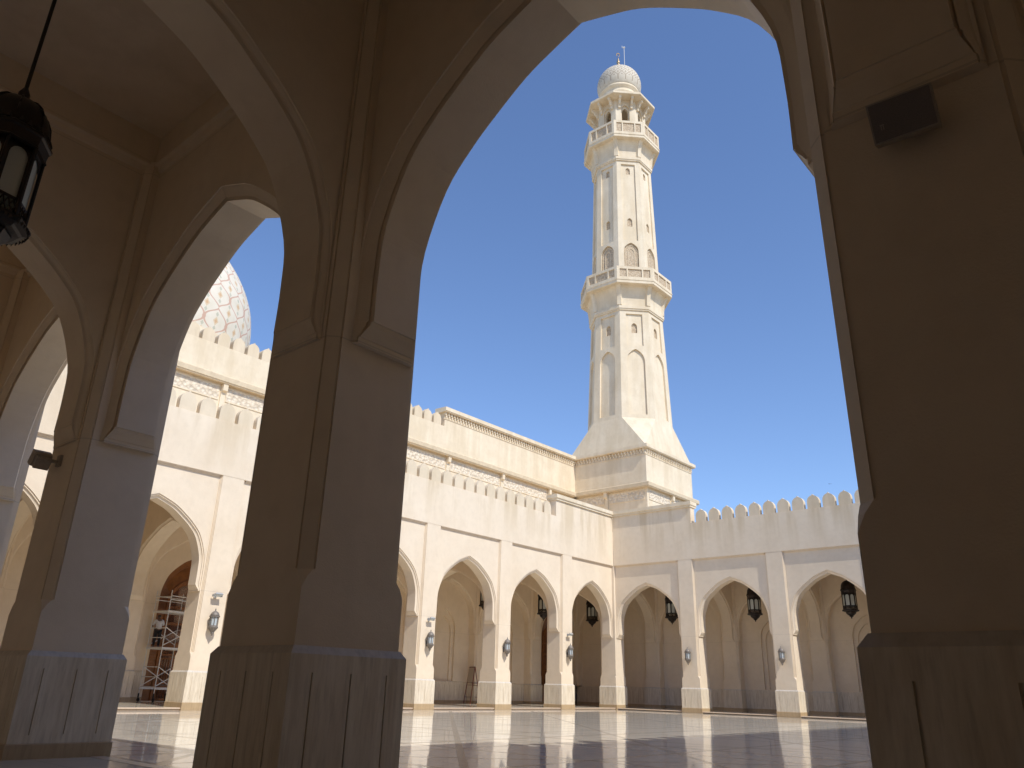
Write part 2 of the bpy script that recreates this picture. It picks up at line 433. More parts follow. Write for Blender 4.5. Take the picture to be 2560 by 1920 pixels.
def pier_meshes():
    d = MB(); grooved_block(d, .78, .34, 1.57, .46, 1.42, (-.5, 0, .5), .010)
    d.loft([sq(.78, 1.57), sq(.78, 1.60), sq(.725, 1.68)], 0, False)
    d.quad(*sq(.725, 1.68))
    for f in range(len(d.f)-5, len(d.f)): d.mi[f] = 1
    dado = d.mesh('dado', [TRAV, CAPM])
    s = MB(); s.loft([sq(.80, .0), sq(.80, .325), sq(.78, .34)]); skirt = s.mesh('skirting', SKIRT)
    out = []
    for front, court in ((True, 0), (False, 0), (False, 1), (False, -1)):
        m = MB()
        def oc(h, c, z, fy=None):
            fy = h if fy is None else fy
            return [(-h+c, -fy, z), (h-c, -fy, z), (h, -fy+c, z), (h, h-c, z), (h-c, h, z), (-h+c, h, z), (-h, h-c, z), (-h, -fy+c, z)]
        top = oc(.711, .125, 2.46)
        m.loft([oc(.711, .001, 1.68), oc(.711, .001, 2.26), oc(.711, .06, 2.38), top], 0, False); m.add(top, [tuple(range(8))])
        m.prism(core_poly(front, court), 2.46, ZP, 0, False)
        if front:
            cp = [p for p in core_poly(True) if p[1] > 0]; m.prism([(-HC, -.5), (HC, -.5)]+cp, ZP, 11.06, 0, False)
        out.append(m.mesh('shaft', PLA))
    return [dado, skirt]+out
DADO, SKT, SH_F, SH_C, SH_R, SH_L = pier_meshes()
def add_pier(par, x, y, rz, corner=0):
    p = put('pier', {0: SH_F, 1: SH_R, -1: SH_L}[corner], par, TR(x, y, 0, rz))
    put('dado', DADO, p); put('skirting', SKT, p); return p

RF = [(.19, 0), (.19, .05), (.12, .05), (.12, .10), (.04, .14), (0, .15)]
RBK = [(.21, 0), (.21, .025), (.17, .045), (.10, .09), (.05, .12), (.10, .14), (.03, .155), (0, .16)]
RT = [(.11, 0), (.11, .025), (.09, .04), (.06, .075), (.035, .09), (.075, .103), (.03, .115), (0, .12)]
ARCHC = {}
def facade_arch(L):
    k = ('f', round(L, 2))
    if k not in ARCHC:
        e = L/2-HC
        m = arch_wall(e-.21, e, .22, 1.22, RF, RBK, ZP, ZC)
        # moulded head of the recessed panel
        for a, b, z0, z1 in ((.12, .225, ZP-.05, ZP+.002), (.17, .226, ZP-.10, ZP-.05)):
            m.box(-e, e, a, b, z0, z1)
        ARCHC[k] = m.mesh('arch_wall', PLA)
    return ARCHC[k]
def trans_arch(L):
    """L clear span between core faces"""
    k = ('t', round(L, 2))
    if k not in ARCHC:
        ARCHC[k] = arch_wall(L/2-.13, L/2, -.50, .50, RT, RT, ZC, ZC).mesh('transverse_arch', PLA)
    return ARCHC[k]
def ceiling(x0, x1, y0, y1):
    """bay ceiling with beam band, between spandrel planes"""
    m = MB(); m.box(x0-.05, x1+.05, y0-.05, y1+.05, ZC, ZC+.3)
    p = .13
    for a in (0, 1):
        for side in (0, 1):
            prof = [(0, 10.86), (.05, 10.88), (.09, 10.97), (.15, 11.0), (.15, 11.06), (p-.02, 11.10), (p-.02, ZC+.02)]
            for i in range(len(prof)-1):
                (o0, z0), (o1, z1) = prof[i], prof[i+1]
                if a == 0:
                    y = lambda o: y0+o if side == 0 else y1-o
                    m.quad((x0, y(o0), z0), (x1, y(o0), z0), (x1, y(o1), z1), (x0, y(o1), z1))
                else:
                    x = lambda o: x0+o if side == 0 else x1-o
                    m.quad((x(o0), y0, z0), (x(o0), y1, z0), (x(o1), y1, z1), (x(o1), y0, z1))
    return m.mesh('ceiling', PLA)

def merlon_mesh(w=.83, t=.36, h=1.02):
    m = MB(); a = w/2; pr = [(-a, 0), (a, 0), (a, .48)]
    for k in range(1, 10):
        th = k/10*math.pi/2; x = a*math.cos(th); z = .48+.46*math.sin(th)
        pr.append((x, z))
    pr.append((0, h))
    pr += [(-x, z) for x, z in reversed(pr[2:-1])]
    n = len(pr); vs = [(x, -t/2, z) for x, z in pr]+[(x, t/2, z) for x, z in pr]
    fs = [tuple(range(n-1, -1, -1)), tuple(range(n, 2*n))]+[(i, (i+1) % n, (i+1) % n+n, i+n) for i in range(n)]
    m.add(vs, fs); return m.mesh('merlon', MERM)
MER = merlon_mesh()

# openings in a plane wall -----------------------------------------------------
def plate(m, P, E, z0, z1, ops, mi=0):
    """P(u,z,d) -> point. E(z) half width. ops: list of dict(w,z0,z1,zs,depth) sorted by z; zs springing or None"""
    z = z0
    def band(a, b):
        if b-a > 1e-4: m.quad(P(-E(a), a, 0), P(E(a), a, 0), P(E(b), b, 0), P(-E(b), b, 0), mi)
    for o in ops:
        band(z, o['z0']); w = o['w']; c = o.get('c', 0); D = o['d']
        if o.get('zs'):
            base = curve(w, 0, o['z1']-.0, o['zs']); out = [(w, o['z0'])]+[p for p in base if p[1] > o['z0']]
        else: out = [(w, o['z0']), (w, o['z1']), (0, o['z1'])]
        top = o['z1']+o.get('pad', .0)
        fullp = out+[(-u, zz) for u, zz in reversed(out[:-1])]
        # side strips
        zs = [p[1] for p in out]
        for sgn in (1, -1):
            for i in range(len(out)-1):
                (ua, za), (ub, zb) = out[i], out[i+1]
                if zb-za > 1e-4: m.quad(P(c+sgn*ua, za, 0), P(sgn*E(za), za, 0), P(sgn*E(zb), zb, 0), P(c+sgn*ub, zb, 0), mi)
        for i in range(len(fullp)-1):
            (ua, za), (ub, zb) = fullp[i], fullp[i+1]
            m.quad(P(c+ua, za, 0), P(c+ub, zb, 0), P(c+ub, zb, D), P(c+ua, za, D), mi)
        m.quad(P(c-w, o['z0'], 0), P(c+w, o['z0'], 0), P(c+w, o['z0'], D), P(c-w, o['z0'], D), mi)
        if not o.get('open'):
            ob = o.get('back', mi)
            if o.get('sub'):
                zt = o['z1']
                # back panel carries its own opening
                plate(m, lambda u, zz, d, D=D, c=c: P(u+c, zz, D+d), lambda zz, w=w: w, o['z0'], o['z1'], o['sub'], ob)
            else:
                m.add([P(c+u, zz, D) for u, zz in fullp], [tuple(range(len(fullp)))], ob)
        z = o['z1']
    band(z, z1)

def back_wall_panel(L, kind):
    """wall of one bay behind the blind arch: local x along, y=0 the wall plane facing -y"""
    m = MB(); e = L/2
    P = lambda u, z, d: (u, d, z)
    if kind == 'niche':
        plate(m, P, lambda z: e, .1, ZC, [dict(w=1.18, z0=1.70, z1=6.95, zs=5.0, d=.16, sub=[dict(w=.86, z0=1.72, z1=6.4, zs=4.9, d=.12)])])
    elif kind == 'door':
        plate(m, P, lambda z: e, .1, ZC, [dict(w=1.72, z0=.14, z1=7.95, zs=5.0, d=.42, open=True)])
    else:
        plate(m, P, lambda z: e, .1, ZC, [])
    me = m.mesh('back_wall', PLA)
    segs = [(-e, e)] if kind != 'door' else [(-e, -1.74), (1.74, e)]
    dms = []
    for a, b in segs:
        d = MB()
        n = max(1, int((b-a)/.52)); 
        d.box(a, b, -.06, .02, .34, 1.60); d.loft([[(a, -.06, 1.6), (b, -.06, 1.6), (b, .02, 1.6), (a, .02, 1.6)], [(a, -.01, 1.68), (b, -.01, 1.68), (b, .02, 1.68), (a, .02, 1.68)]])
        for i in range(1, n): 
            u = a+(b-a)*i/n; d.box(u-.012, u+.012, -.066, -.061, .46, 1.42, 1)
        sk = MB(); sk.box(a, b, -.085, .02, .12, .34)
        dms.append((d.mesh('dado', [TRAV, SKIRT]), sk.mesh('skirting', SKIRT)))
    return me, dms
BW = {}
def bw(L, kind):
    k = (round(L, 2), kind)
    if k not in BW: BW[k] = back_wall_panel(L, kind)
    return BW[k]
def put_bw(par, L, kind, mat):
    me, dms = bw(L, kind); b = put('back_wall', me, par, mat)
    for dm, sm in dms: put('dado', dm, b); put('skirting', sm, b)
def blind_arch(L):
    k = ('b', round(L, 2))
    if k not in ARCHC:
        e = L/2-HC; ARCHC[k] = arch_wall(e-.08, e, 0, .62, RT, [(.0, 0)], ZC, ZC).mesh('blind_arch', PLA)
    return ARCHC[k]

# ------------------------------------------------------------------ the arcades
def hand(px): return px
class Arc:
    """arcade seen in its own frame: x along facade (to the right when looking at it from the court), y depth, front dado face at y=0"""
    def __init__(s, name, label, org, rz, piers, depth_back, kinds, uw0, uw1, cornerA=True, cornerB=True):
        s.o = thing(name, label, 'building', org, rz)
        s.piers = piers; db = depth_back       # core face of the back responds
        n = len(piers)
        for i, x in enumerate(piers):
            first, last = i == 0, i == n-1
            if not (first or last): add_pier(s.o, x, .78, 0)
            elif cornerA: add_pier(s.o, x, .74, 0, 1 if first else -1)
            r = put('respond', SH_C, s.o, TR(x, db+HC, 0, 0))
            put('dado', DADO, r); put('skirting', SKT, r)
            put('transverse_arch', trans_arch(db-.78-HC), s.o, TR(x, (db+.78+HC)/2, 0, math.pi/2))
        for i in range(n-1):
            L = piers[i+1]-piers[i]; xc = (piers[i+1]+piers[i])/2
            put('arch_wall', facade_arch(L), s.o, TR(xc, 0))
            put('blind_arch', blind_arch(L), s.o, TR(xc, db+.16))
            put_bw(s.o, L, kinds[i], TR(xc, db+.78))
            put('ceiling', ceiling(-L/2+.5, L/2-.5, 1.22, db+.16), s.o, TR(xc, 0))
        s.uw0, s.uw1 = uw0, uw1
        m = MB(); m.box(uw0, uw1, .06, .80, ZP, ZW)
        m.box(uw0-1, uw1+1, .80, db+1.6, ZC+.32, ZC+.9)            # roof slab
        m.box(uw0-1, uw1+1, db+1.25, db+1.75, .1, ZC+.32)
        put('upper_wall', m.mesh('upper_wall', PLA), s.o)
    def merlons(s, a, b, step=1.075, me=None):
        x = a
        while x < b:
            put('merlon', me or MER, s.o, TR(x, .32, ZW)); x += step
    def block(s, a, b):
        """raised solid corner of the parapet with its cap"""
        m = MB(); m.box(a, b, .063, .72, ZW, 14.74)
        put('corner_parapet', m.mesh('corner_parapet', PLA), s.o)
        m = MB(); e0 = a-.14; e1 = b+.14
        f = [(e0+.06, -.05), (e1-.06, -.05), (e1-.06, .9), (e0+.06, .9)]
        g = [(e0, -.13), (e1, -.13), (e1, .9), (e0, .9)]
        m.loft([[(x, y, 14.74) for x, y in f], [(x, y, 14.86) for x, y in f], [(x, y, 14.90) for x, y in g], [(x, y, 15.17) for x, y in g]])
        put('parapet_cap', m.mesh('parapet_cap', PLA_UP), s.o)

G = 7.0
# back arcade (B): faces -y, along +x, from the corner x=0
XB = [-.74, 6.37, 13.37, 20.37, 27.37, 34.34]
back = Arc('arcade_building', 'arcade across the far side of the court, with merlons, right of the minaret', (0, 0, 0), 0, XB, 6.66,
           ['plain', 'niche', 'niche', 'niche', 'niche'], -.05, 33.6)
back.block(.0, 7.08); back.merlons(7.9, 26.3); back.block(26.55, 33.6)
# left arcade (A): faces +x.  frame: local x -> world -y?  looking from court (at +x) towards -x, right is +y
# rotation +90: local x -> +y, local y -> -x
YA = [-48.14, -41.18, -34.18, -27.18, -20.18, -13.18, -6.18, .74]
OA = -48.14
left = Arc('arcade_building', 'long bright arcade on the left running back to the court corner below the minaret', (0, 0, 0), math.pi/2, YA, 8.46,
           ['niche', 'niche', 'door', 'niche', 'niche', 'niche', 'niche'], -47.4, .05, False)
left.block(-7.62, .0)
x = -8.55
while x > -39: put('merlon', MER, left.o, TR(x, .32, ZW)); x -= 1.06
left.block(-47.4, -39.9)
# near arcade (N): faces +y, camera stands inside.  rotation 180: local x -> -x, local y -> -y
YN = -47.42
XN = [-34.46, -27.40, -20.40, -13.40, -6.40, .74]
near = Arc('arcade_building', 'shaded near arcade whose dark arches and piers frame the view', (0, YN, 0), math.pi, XN, 6.93,
           ['niche', 'niche', 'niche', 'niche', 'plain'], -33.6, .05)
near.block(-33.6, -26.5); near.merlons(-25.6, -8); near.block(-7.1, 0)
# right arcade (E): faces -x.  rotation -90: local x -> -y, local y -> +x ; front at x=33.6
east = Arc('arcade_building', 'right hand arcade of the court whose crenellated shadow falls across the marble', (33.6, 0, 0), -math.pi/2, [-.74, 6.18, 13.18, 20.18, 27.18, 34.18, 41.18, 48.2], 6.66,
           ['plain']*7, 0, 47.42, False)
east.block(0, 7.1); east.merlons(7.95, 39.5, 1.075, merlon_mesh(.66, .28)); east.block(39.85, 47.42)  # unseen merlons, made narrower so slivers of sun break their shadow edge
# corner bay beside the viewer: arch from the corner pier to the east, its far piers and ceiling
cb = east.o
# inverse-place helper for east frame
def EW(x, y, rz=0): return cb.matrix_local.inverted() @ TR(x, y, 0, rz)
def corner_bay(par, x0, x1, y0, y1, inv):
    put('ceiling', ceiling(x0, x1, y0, y1), par, inv)
bpy.context.view_layer.update()
inv = cb.matrix_local.inverted()
put('ceiling', ceiling(34.87, 40.2, -54.35, -48.7), cb, inv)
# transverse arches of the left/back corner bay and near/left corner are part of the first and last piers already
for (par, x0, x1, y0, y1) in ((left.o, -8.6, -1.2, 1.2, 6.8), (left.o, -8.6, -1.2, -54.3, -48.7)):
    put('ceiling', ceiling(x0, x1, y0, y1), par, par.matrix_local.inverted())
# outer walls closing the corners
def wallbox(par, name, x0, x1, y0, y1, z0, z1):
    m = MB(); m.box(x0, x1, y0, y1, z0, z1); put(name, m.mesh(name, PLA), par, par.matrix_local.inverted())
for a in (left.o, near.o, back.o, east.o): pass
wallbox(east.o, 'outer_wall', 41.6, 42.2, -56.5, -47.0, .1, 12.3)
wallbox(near.o, 'outer_wall', 33.2, 42.2, -56.4, -55.9, .1, 12.3)
wallbox(east.o, 'roof', 34.6, 42.3, -56.5, -47.3, 12.06, 12.62)
wallbox(left.o, 'outer_wall', -10.8, -.6, 7.9, 8.3, .1, 12.6)
wallbox(left.o, 'roof', -9.9, -.85, .7, 8.2, 12.10, 12.60)
wallbox(left.o, 'roof', -9.9, -.85, -56.3, -47.9, 12.10, 12.60)
wallbox(left.o, 'outer_wall', -10.6, -9.9, 0, 7.895, .1, 12.6)
wallbox(left.o, 'outer_wall', -10.6, -9.9, -56.5, -48, .1, 12.6)
wallbox(left.o, 'outer_wall', -10.6, 1, -56.9, -56.42, .1, 12.6)

# ------------------------------------------------------------------ floors
def sheet(name, x0, x1, y0, y1, z0, z1, mat):
    m = MB(); m.box(x0, x1, y0, y1, z0, z1); put(name, m.mesh(name, mat), None, I4, 'structure')
GROUND = m_simple('dry_ground', (.45, .38, .28), .95, 0, .2, .2)
m = MB(); m.box(-900, 900, -900, 900, -.5, -.06); put('ground', m.mesh('ground', GROUND), None, I4, 'structure')
sheet('courtyard_floor', -.3, 33.9, -47.7, .3, -.055, 0, FLOOR)
sheet('arcade_floor', .12, 33.48, .10, 8.6, -.05, .118, FLOOR2)
sheet('arcade_floor', -10.4, -.10, -47.4, 8.6, -.05, .119, FLOOR2)
sheet('arcade_floor', -10.4, 42.3, -56.5, -47.52, -.05, .12, FLOOR2)
sheet('arcade_floor', 33.72, 42.3, -47.4, 8.6, -.05, .1195, FLOOR2)
def step(x0, y0, x1, y1):
    """rounded pink nosing running from a to b, court side = left normal"""
    a = Vector((x0, y0, 0)); b = Vector((x1, y1, 0)); d = (b-a).normalized(); n = Vector((-d.y, d.x, 0))
    pr = [(.10, 0), (.02, 0), (.02, .045), (-.02, .055), (-.035, .075), (-.035, .095), (-.02, .118), (.0, .124), (.22, .124), (.22, 0)]
    m = MB(); m.loft([[p-n*o+Vector((0, 0, z)) for o, z in pr] for p in (a, b)]); return m
def steps(name, pts, fixed, horiz, sgn):
    m = MB()
    for a, b in pts:
        q = step(*((a, fixed, b, fixed) if horiz else (fixed, a, fixed, b))); m.add(q.v, q.f)
    put(name, m.mesh(name, NOSE), None, I4, 'structure')
ax = XB
steps('step', [(XB[i+1]-.8, XB[i]+.8) for i in range(5)], .08, True, 1)
steps('step', [(YA[i]+.8, YA[i+1]-.8) for i in range(7)], -.08, False, 1) if False else steps('step', [(YA[i+1]-.8, YA[i]+.8) for i in range(7)], -.08, False, 1)
xn = [-v for v in XN][::-1]
steps('step', [(xn[i]+.8, xn[i+1]-.8) for i in range(5)], YN-.08, True, 1)

# ------------------------------------------------------------------ prayer hall wall above the left arcade
hall = thing('prayer_hall', 'tall hall wall with carved frieze and painted dome behind the left arcade', 'building')
HX = -9.0
m = MB(); m.box(HX-.9, HX, -60, 7.15, 12.3, 21.4); m.box(HX-.9, HX-.002, -11.25, 7.15, 21.402, 22.0)
m.box(-60, HX-.9, -60, 7.15, 12.3, 20.6)
put('wall', m.mesh('wall', PLA_UP), hall)
def mould(prof, a, b, axis='y', base=HX, sgn=1):
    m = MB(); 
    if axis == 'y': m.loft([[(base+sgn*o, t, z) for o, z in prof] for t in (a, b)])
    else: m.loft([[(t, base-sgn*o, z) for o, z in prof] for t in (a, b)])
    return m
LEDGE = [(-.1, 18.86), (.40, 18.86), (.40, 18.92), (.46, 18.95), (.46, 19.26), (.40, 19.34), (-.1, 19.38)]
put('ledge', mould(LEDGE, -60, 7.15).mesh('ledge', BAND), hall)
CORN = [(-.95, 22.62), (.28, 22.62), (.28, 22.68), (.34, 22.70), (.34, 23.0), (-.95, 23.04)]
put('cornice', mould(CORN, -11.5, 7.15).mesh('cornice', PLA_UP), hall)
def dentils(m, P, a, b, z0=22.04):
    """two staggered rows of dentils; P(t, out, z)"""
    def bx(t0, t1, o0, o1, z0, z1):
        vs = [P(t, o, z) for z in (z0, z1) for t, o in ((t0, o0), (t1, o0), (t1, o1), (t0, o1))]
        m.add(vs, [(3, 2, 1, 0), (4, 5, 6, 7), (0, 1, 5, 4), (1, 2, 6, 5), (2, 3, 7, 6), (3, 0, 4, 7)])
    bx(a, b, -.05, .045, z0, z0+.06)
    t = a+.08
    while t < b-.1:
        bx(t, t+.17, -.05, .13, z0+.34, z0+.56); bx(t+.12, t+.25, -.05, .10, z0+.12, z0+.34); t += .34
m = MB(); dentils(m, lambda t, o, z: (HX+o, t, z), -11.4, 7.1); m.box(HX-.9, HX+.0015, -11.25, 7.15, 22.0, 22.62)
put('dentil_band', m.mesh('dentil_band', PLA_UP), hall)
m = MB()
ys = [7.1]+[2.82-6.75*i for i in range(10)]
for i in range(len(ys)-1):
    b, a = ys[i]-.25, ys[i+1]+.25
    m.box(HX-.01, HX+.05, a, b, 17.78, 17.86); m.box(HX-.01, HX+.05, a, b, 18.66, 18.74)
    m.box(HX-.01, HX+.04, a, b, 17.86, 18.66, 1)
put('frieze', m.mesh('frieze', [PLA_UP, FRZ]), hall)
m = MB(); m.loft([[(o, -.16, z) for o, z in ((0, 17.1), (.10, 17.3), (.12, 18.3), (.32, 18.4), (.34, 18.86), (0, 18.86))], [(o, .16, z) for o, z in ((0, 17.1), (.10, 17.3), (.12, 18.3), (.32, 18.4), (.34, 18.86), (0, 18.86))]])
BRK = m.mesh('bracket', PLA_UP)
for y in ys[1:]: put('bracket', BRK, hall, TR(HX, y))
MER2 = merlon_mesh(.84, .55, 1.03)
y = -12.05
while y > -50: put('merlon', MER2, hall, TR(HX-.30, y, 21.4, math.pi/2)); y -= 1.075
# painted dome
def dome_mesh(c, prof, n, mat, vs):
    me = bpy.data.meshes.new('dome'); V = []; F = []; UV = []
    for r, z in prof: V += [(c[0]+r*math.cos(2*math.pi*i/n), c[1]+r*math.sin(2*math.pi*i/n), z) for i in range(n)]
    L = [0]
    for k in range(1, len(prof)): L.append(L[-1]+math.hypot(prof[k][0]-prof[k-1][0], prof[k][1]-prof[k-1][1]))
    for k in range(len(prof)-1):
        for i in range(n):
            j = (i+1) % n; F.append((k*n+i, k*n+j, (k+1)*n+j, (k+1)*n+i))
            UV += [(i/n, L[k]/L[-1]), ((i+1)/n, L[k]/L[-1]), ((i+1)/n, L[k+1]/L[-1]), (i/n, L[k+1]/L[-1])]
    me.from_pydata(V, [], F); u = me.uv_layers.new(name='UVMap')
    for i, q in enumerate(UV): u.data[i].uv = q
    me.materials.append(mat); me.polygons.foreach_set('use_smooth', [True]*len(F)); me.update(); return me
DC = (-37.2, -25.9)
prof = [(10.0, 30.5), (10.25, 32.5), (10.2, 34.2), (9.85, 36.2), (8.95, 38.4), (7.6, 40.5), (5.8, 42.4), (3.8, 43.9), (1.8, 45.2), (.02, 46.6)]
prof = catmull(prof, 4)
put('dome', dome_mesh(DC, prof, 96, DOMB, 0), hall)
m = MB(); m.ring([(10.3, 20.5), (10.3, 29.8), (10.6, 30.0), (10.6, 30.5), (10.0, 30.52)], 64, DC)
put('drum', m.mesh('drum', PLA_UP), hall)

# ------------------------------------------------------------------ minaret
MC = (-5.27, 11.57)
mi = thing('minaret', 'tall octagonal minaret with two balconies and a small patterned dome', 'tower', (MC[0], MC[1], 0))
H = 4.42
m = MB(); m.box(-H, H, -H, H, 12, 22.62)
put('base', m.mesh('base', PLA_UP), mi)
m = MB()
for k in range(4):
    Mk = Matrix.Rotation(k*math.pi/2, 4, 'Z')
    dentils(m, lambda t, o, z: Mk @ Vector((t, -H-o, z)), -H-.02, H+.02)
put('dentil_band', m.mesh('dentil_band', PLA_UP), mi)
def sqring(prof, mat, name):
    m = MB(); m.loft([sq(H+o, z) for o, z in prof]); put(name, m.mesh(name, mat), mi)
sqring([(.01, 18.86), (.40, 18.86), (.40, 18.92), (.46, 18.95), (.46, 19.26), (.40, 19.34), (.01, 19.38)], BAND, 'ledge')
sqring([(.01, 22.62), (.28, 22.621), (.28, 22.68), (.34, 22.70), (.34, 23.0), (.0, 23.04)], PLA_UP, 'cornice')
m = MB()
for k in range(4):
    Mk = Matrix.Rotation(k*math.pi/2, 4, 'Z')
    for a, b in ((-H+.3, -.3), (.3, H-.3)):
        m.box(a, b, -H-.05, -H+.01, 17.78, 17.86, 0, Mk); m.box(a, b, -H-.05, -H+.01, 18.66, 18.74, 0, Mk); m.box(a, b, -H-.04, -H+.01, 17.86, 18.66, 1, Mk)
put('frieze', m.mesh('frieze', [PLA_UP, FRZ]), mi)
for k in range(4):
    Mk = Matrix.Rotation(k*math.pi/2, 4, 'Z')
    put('bracket', BRK, mi, Mk @ TR(0, -H, 0, -math.pi/2))
T8 = math.tan(math.pi/8)
def octv(a, z, rot=0):
    r = a/math.cos(math.pi/8); return [(r*math.cos(math.pi/8+math.pi/4*i), r*math.sin(math.pi/8+math.pi/4*i), z) for i in range(8)]
# broach: square to octagon
a0, zb0, zb1 = 4.06, 23.02, 26.35
m = MB(); o = octv(a0, zb1); s4 = [(H, H, zb0), (-H, H, zb0), (-H, -H, zb0), (H, -H, zb0)]
# octagon verts: i0 (22.5deg) i1 (67.5) i2 (112.5)...
for k in range(4):
    c = s4[k]; c2 = s4[(k+1) % 4]
    m.add([c, o[2*k], o[2*k+1]], [(0, 1, 2)])
    m.quad(c, o[2*k+1], o[(2*k+2) % 8], c2)
put('broach', m.mesh('broach', PLA_UP), mi)
def taper(z, za, aa, zb, ab): return aa+(ab-aa)*(z-za)/(zb-za)
def shaft(z0, z1, A, ops, name):
    m = MB()
    for k in range(8):
        th = math.pi/4*k; n = Vector((math.cos(th), math.sin(th), 0)); t = Vector((-math.sin(th), math.cos(th), 0))
        P = lambda u, z, d: n*(A(z)-d)+t*u+Vector((0, 0, z))
        plate(m, P, lambda z: A(z)*T8, z0, z1, ops)
    put(name, m.mesh(name, [PLA_UP, SCR]), mi)
A1 = lambda z: taper(z, 26.35, 4.06, 38.1, 3.62)
shaft(26.35, 38.6, A1, [dict(w=.92, z0=26.75, z1=33.9, zs=32.2, d=.20),
                        dict(w=.86, z0=34.3, z1=37.95, d=.16, sub=[dict(w=.30, z0=35.8, z1=36.95, zs=36.4, d=.16, back=1)])], 'lower_shaft')
A2 = lambda z: taper(z, 43.0, 3.48, 57.6, 3.12)
shaft(41.3, 57.9, A2, [dict(w=.80, z0=43.2, z1=46.7, zs=45.4, d=.18, back=1),
                       dict(w=.80, z0=47.0, z1=57.2, d=.16, sub=[dict(w=.28, z0=48.9, z1=50.0, zs=49.5, d=.14, back=1), dict(w=.24, z0=55.9, z1=56.8, zs=56.4, d=.14, back=1)])], 'middle_shaft')
def octring(prof, name, mat=PLA_UP, caps=True):
    m = MB(); m.loft([octv(a, z) for a, z in prof], 0, caps); put(name, m.mesh(name, mat), mi)
def balcony(zb, ab, zt, at, rail, h):
    # cavetto corbel with ribs on the arrises
    prof = []; N = 8
    for i in range(N+1):
        f = i/N; th = f*math.pi/2
        prof.append((ab-.02+(at-ab-.30)*(1-math.cos(th)), zb+(zt-zb)*math.sin(th)**.9 if i else zb))
    octring([(ab+.06, zb-.55), (ab+.06, zb-.42), (ab+.13, zb-.38), (ab+.13, zb-.06), (ab+.02, zb)]+[(a, z) for a, z in prof]+[(at-.1, zt)], 'corbel')
    m = MB()
    for k in range(8):
        th = math.pi/8+math.pi/4*k; n = Vector((math.cos(th), math.sin(th), 0)); t = Vector((-math.sin(th), math.cos(th), 0))
        c = 1/math.cos(math.pi/8); lo = []
        for (a, z) in prof:
            o_ = (a*c+.15); lo.append([n*o_+t*.22+Vector((0, 0, z)), n*o_-t*.22+Vector((0, 0, z)), n*(o_-.5)-t*.34+Vector((0, 0, z)), n*(o_-.5)+t*.34+Vector((0, 0, z))])
        m = MB(); m.loft(lo); put('corbel_rib', m.mesh('corbel_rib', PLA_UP), mi)
    octring([(at-.10, zt-.12), (at, zt-.08), (at, zt+.20), (at+.05, zt+.24), (at+.05, zt+.38), (at-.02, zt+.40)], 'balcony_slab')
    z0 = zt+.40; z1 = z0+h
    m = MB()
    for k in range(8):
        th = math.pi/4*k; n = Vector((math.cos(th), math.sin(th), 0)); t = Vector((-math.sin(th), math.cos(th), 0))
        P = lambda u, z, d: n*(at-d)+t*u+Vector((0, 0, z)); e = at*T8
        # window-like slots with stone screens: one centre, two sides
        zz0, zz1 = z0+.22, z1-.30; us = [(-e+.30, -e*.46), (-e*.38, e*.38), (e*.46, e-.30)]
        m.quad(P(-e, z0, 0), P(e, z0, 0), P(e, zz0, 0), P(-e, zz0, 0)); m.quad(P(-e, zz1, 0), P(e, zz1, 0), P(e, z1, 0), P(-e, z1, 0))
        m.quad(P(-e, z1, 0), P(e, z1, 0), P(e-.3*T8, z1+.04, .3), P(-e+.3*T8, z1+.04, .3))
        x = -e; 
        for a, b in us+[(e, e)]:
            m.quad(P(x, zz0, 0), P(a, zz0, 0), P(a, zz1, 0), P(x, zz1, 0)); x = b
        for a, b in us:
            for q in ((a, zz0, a, zz1), (b, zz0, b, zz1), (a, zz0, b, zz0), (a, zz1, b, zz1)):
                m.quad(P(q[0], q[1], 0), P(q[2], q[3], 0), P(q[2], q[3], .10), P(q[0], q[1], .10))
            m.quad(P(a, zz0, .10), P(b, zz0, .10), P(b, zz1, .10), P(a, zz1, .10), 1)
        m.quad(P(-e+.3*T8, z0, .3), P(e-.3*T8, z0, .3), P(e-.3*T8, z1+.04, .3), P(-e+.3*T8, z1+.04, .3))
    put('balcony_rail', m.mesh('balcony_rail', [PLA_UP, SCR]), mi)
balcony(38.9, 3.66, 41.15, 4.66, 0, 1.45)
balcony(58.2, 3.18, 60.35, 4.16, 0, 1.75)
def face_frame(zb, zs, zt, w, A, dep):
    for k in range(8):
        th = math.pi/4*k; n = Vector((math.cos(th), math.sin(th), 0)); t = Vector((-math.sin(th), math.cos(th), 0)); m = MB()
        for ww, dz in ((w, 0), (w*.52, -.45)):
            c = full(ww, 0, zt+dz, zs); c = [(ww, zb)]+c+[(-ww, zb)]
            pts = [n*(A(z)-dep)+t*u+Vector((0, 0, z)) for u, z in c]
            for a, b in zip(pts, pts[1:]): m.tube(a, b, .04, 4)
        for u in (-w*.76, w*.76): pass
        put('window_frame', m.mesh('window_frame', PLA_UP), mi)
face_frame(43.2, 45.3, 46.45, .66, A2, .16)
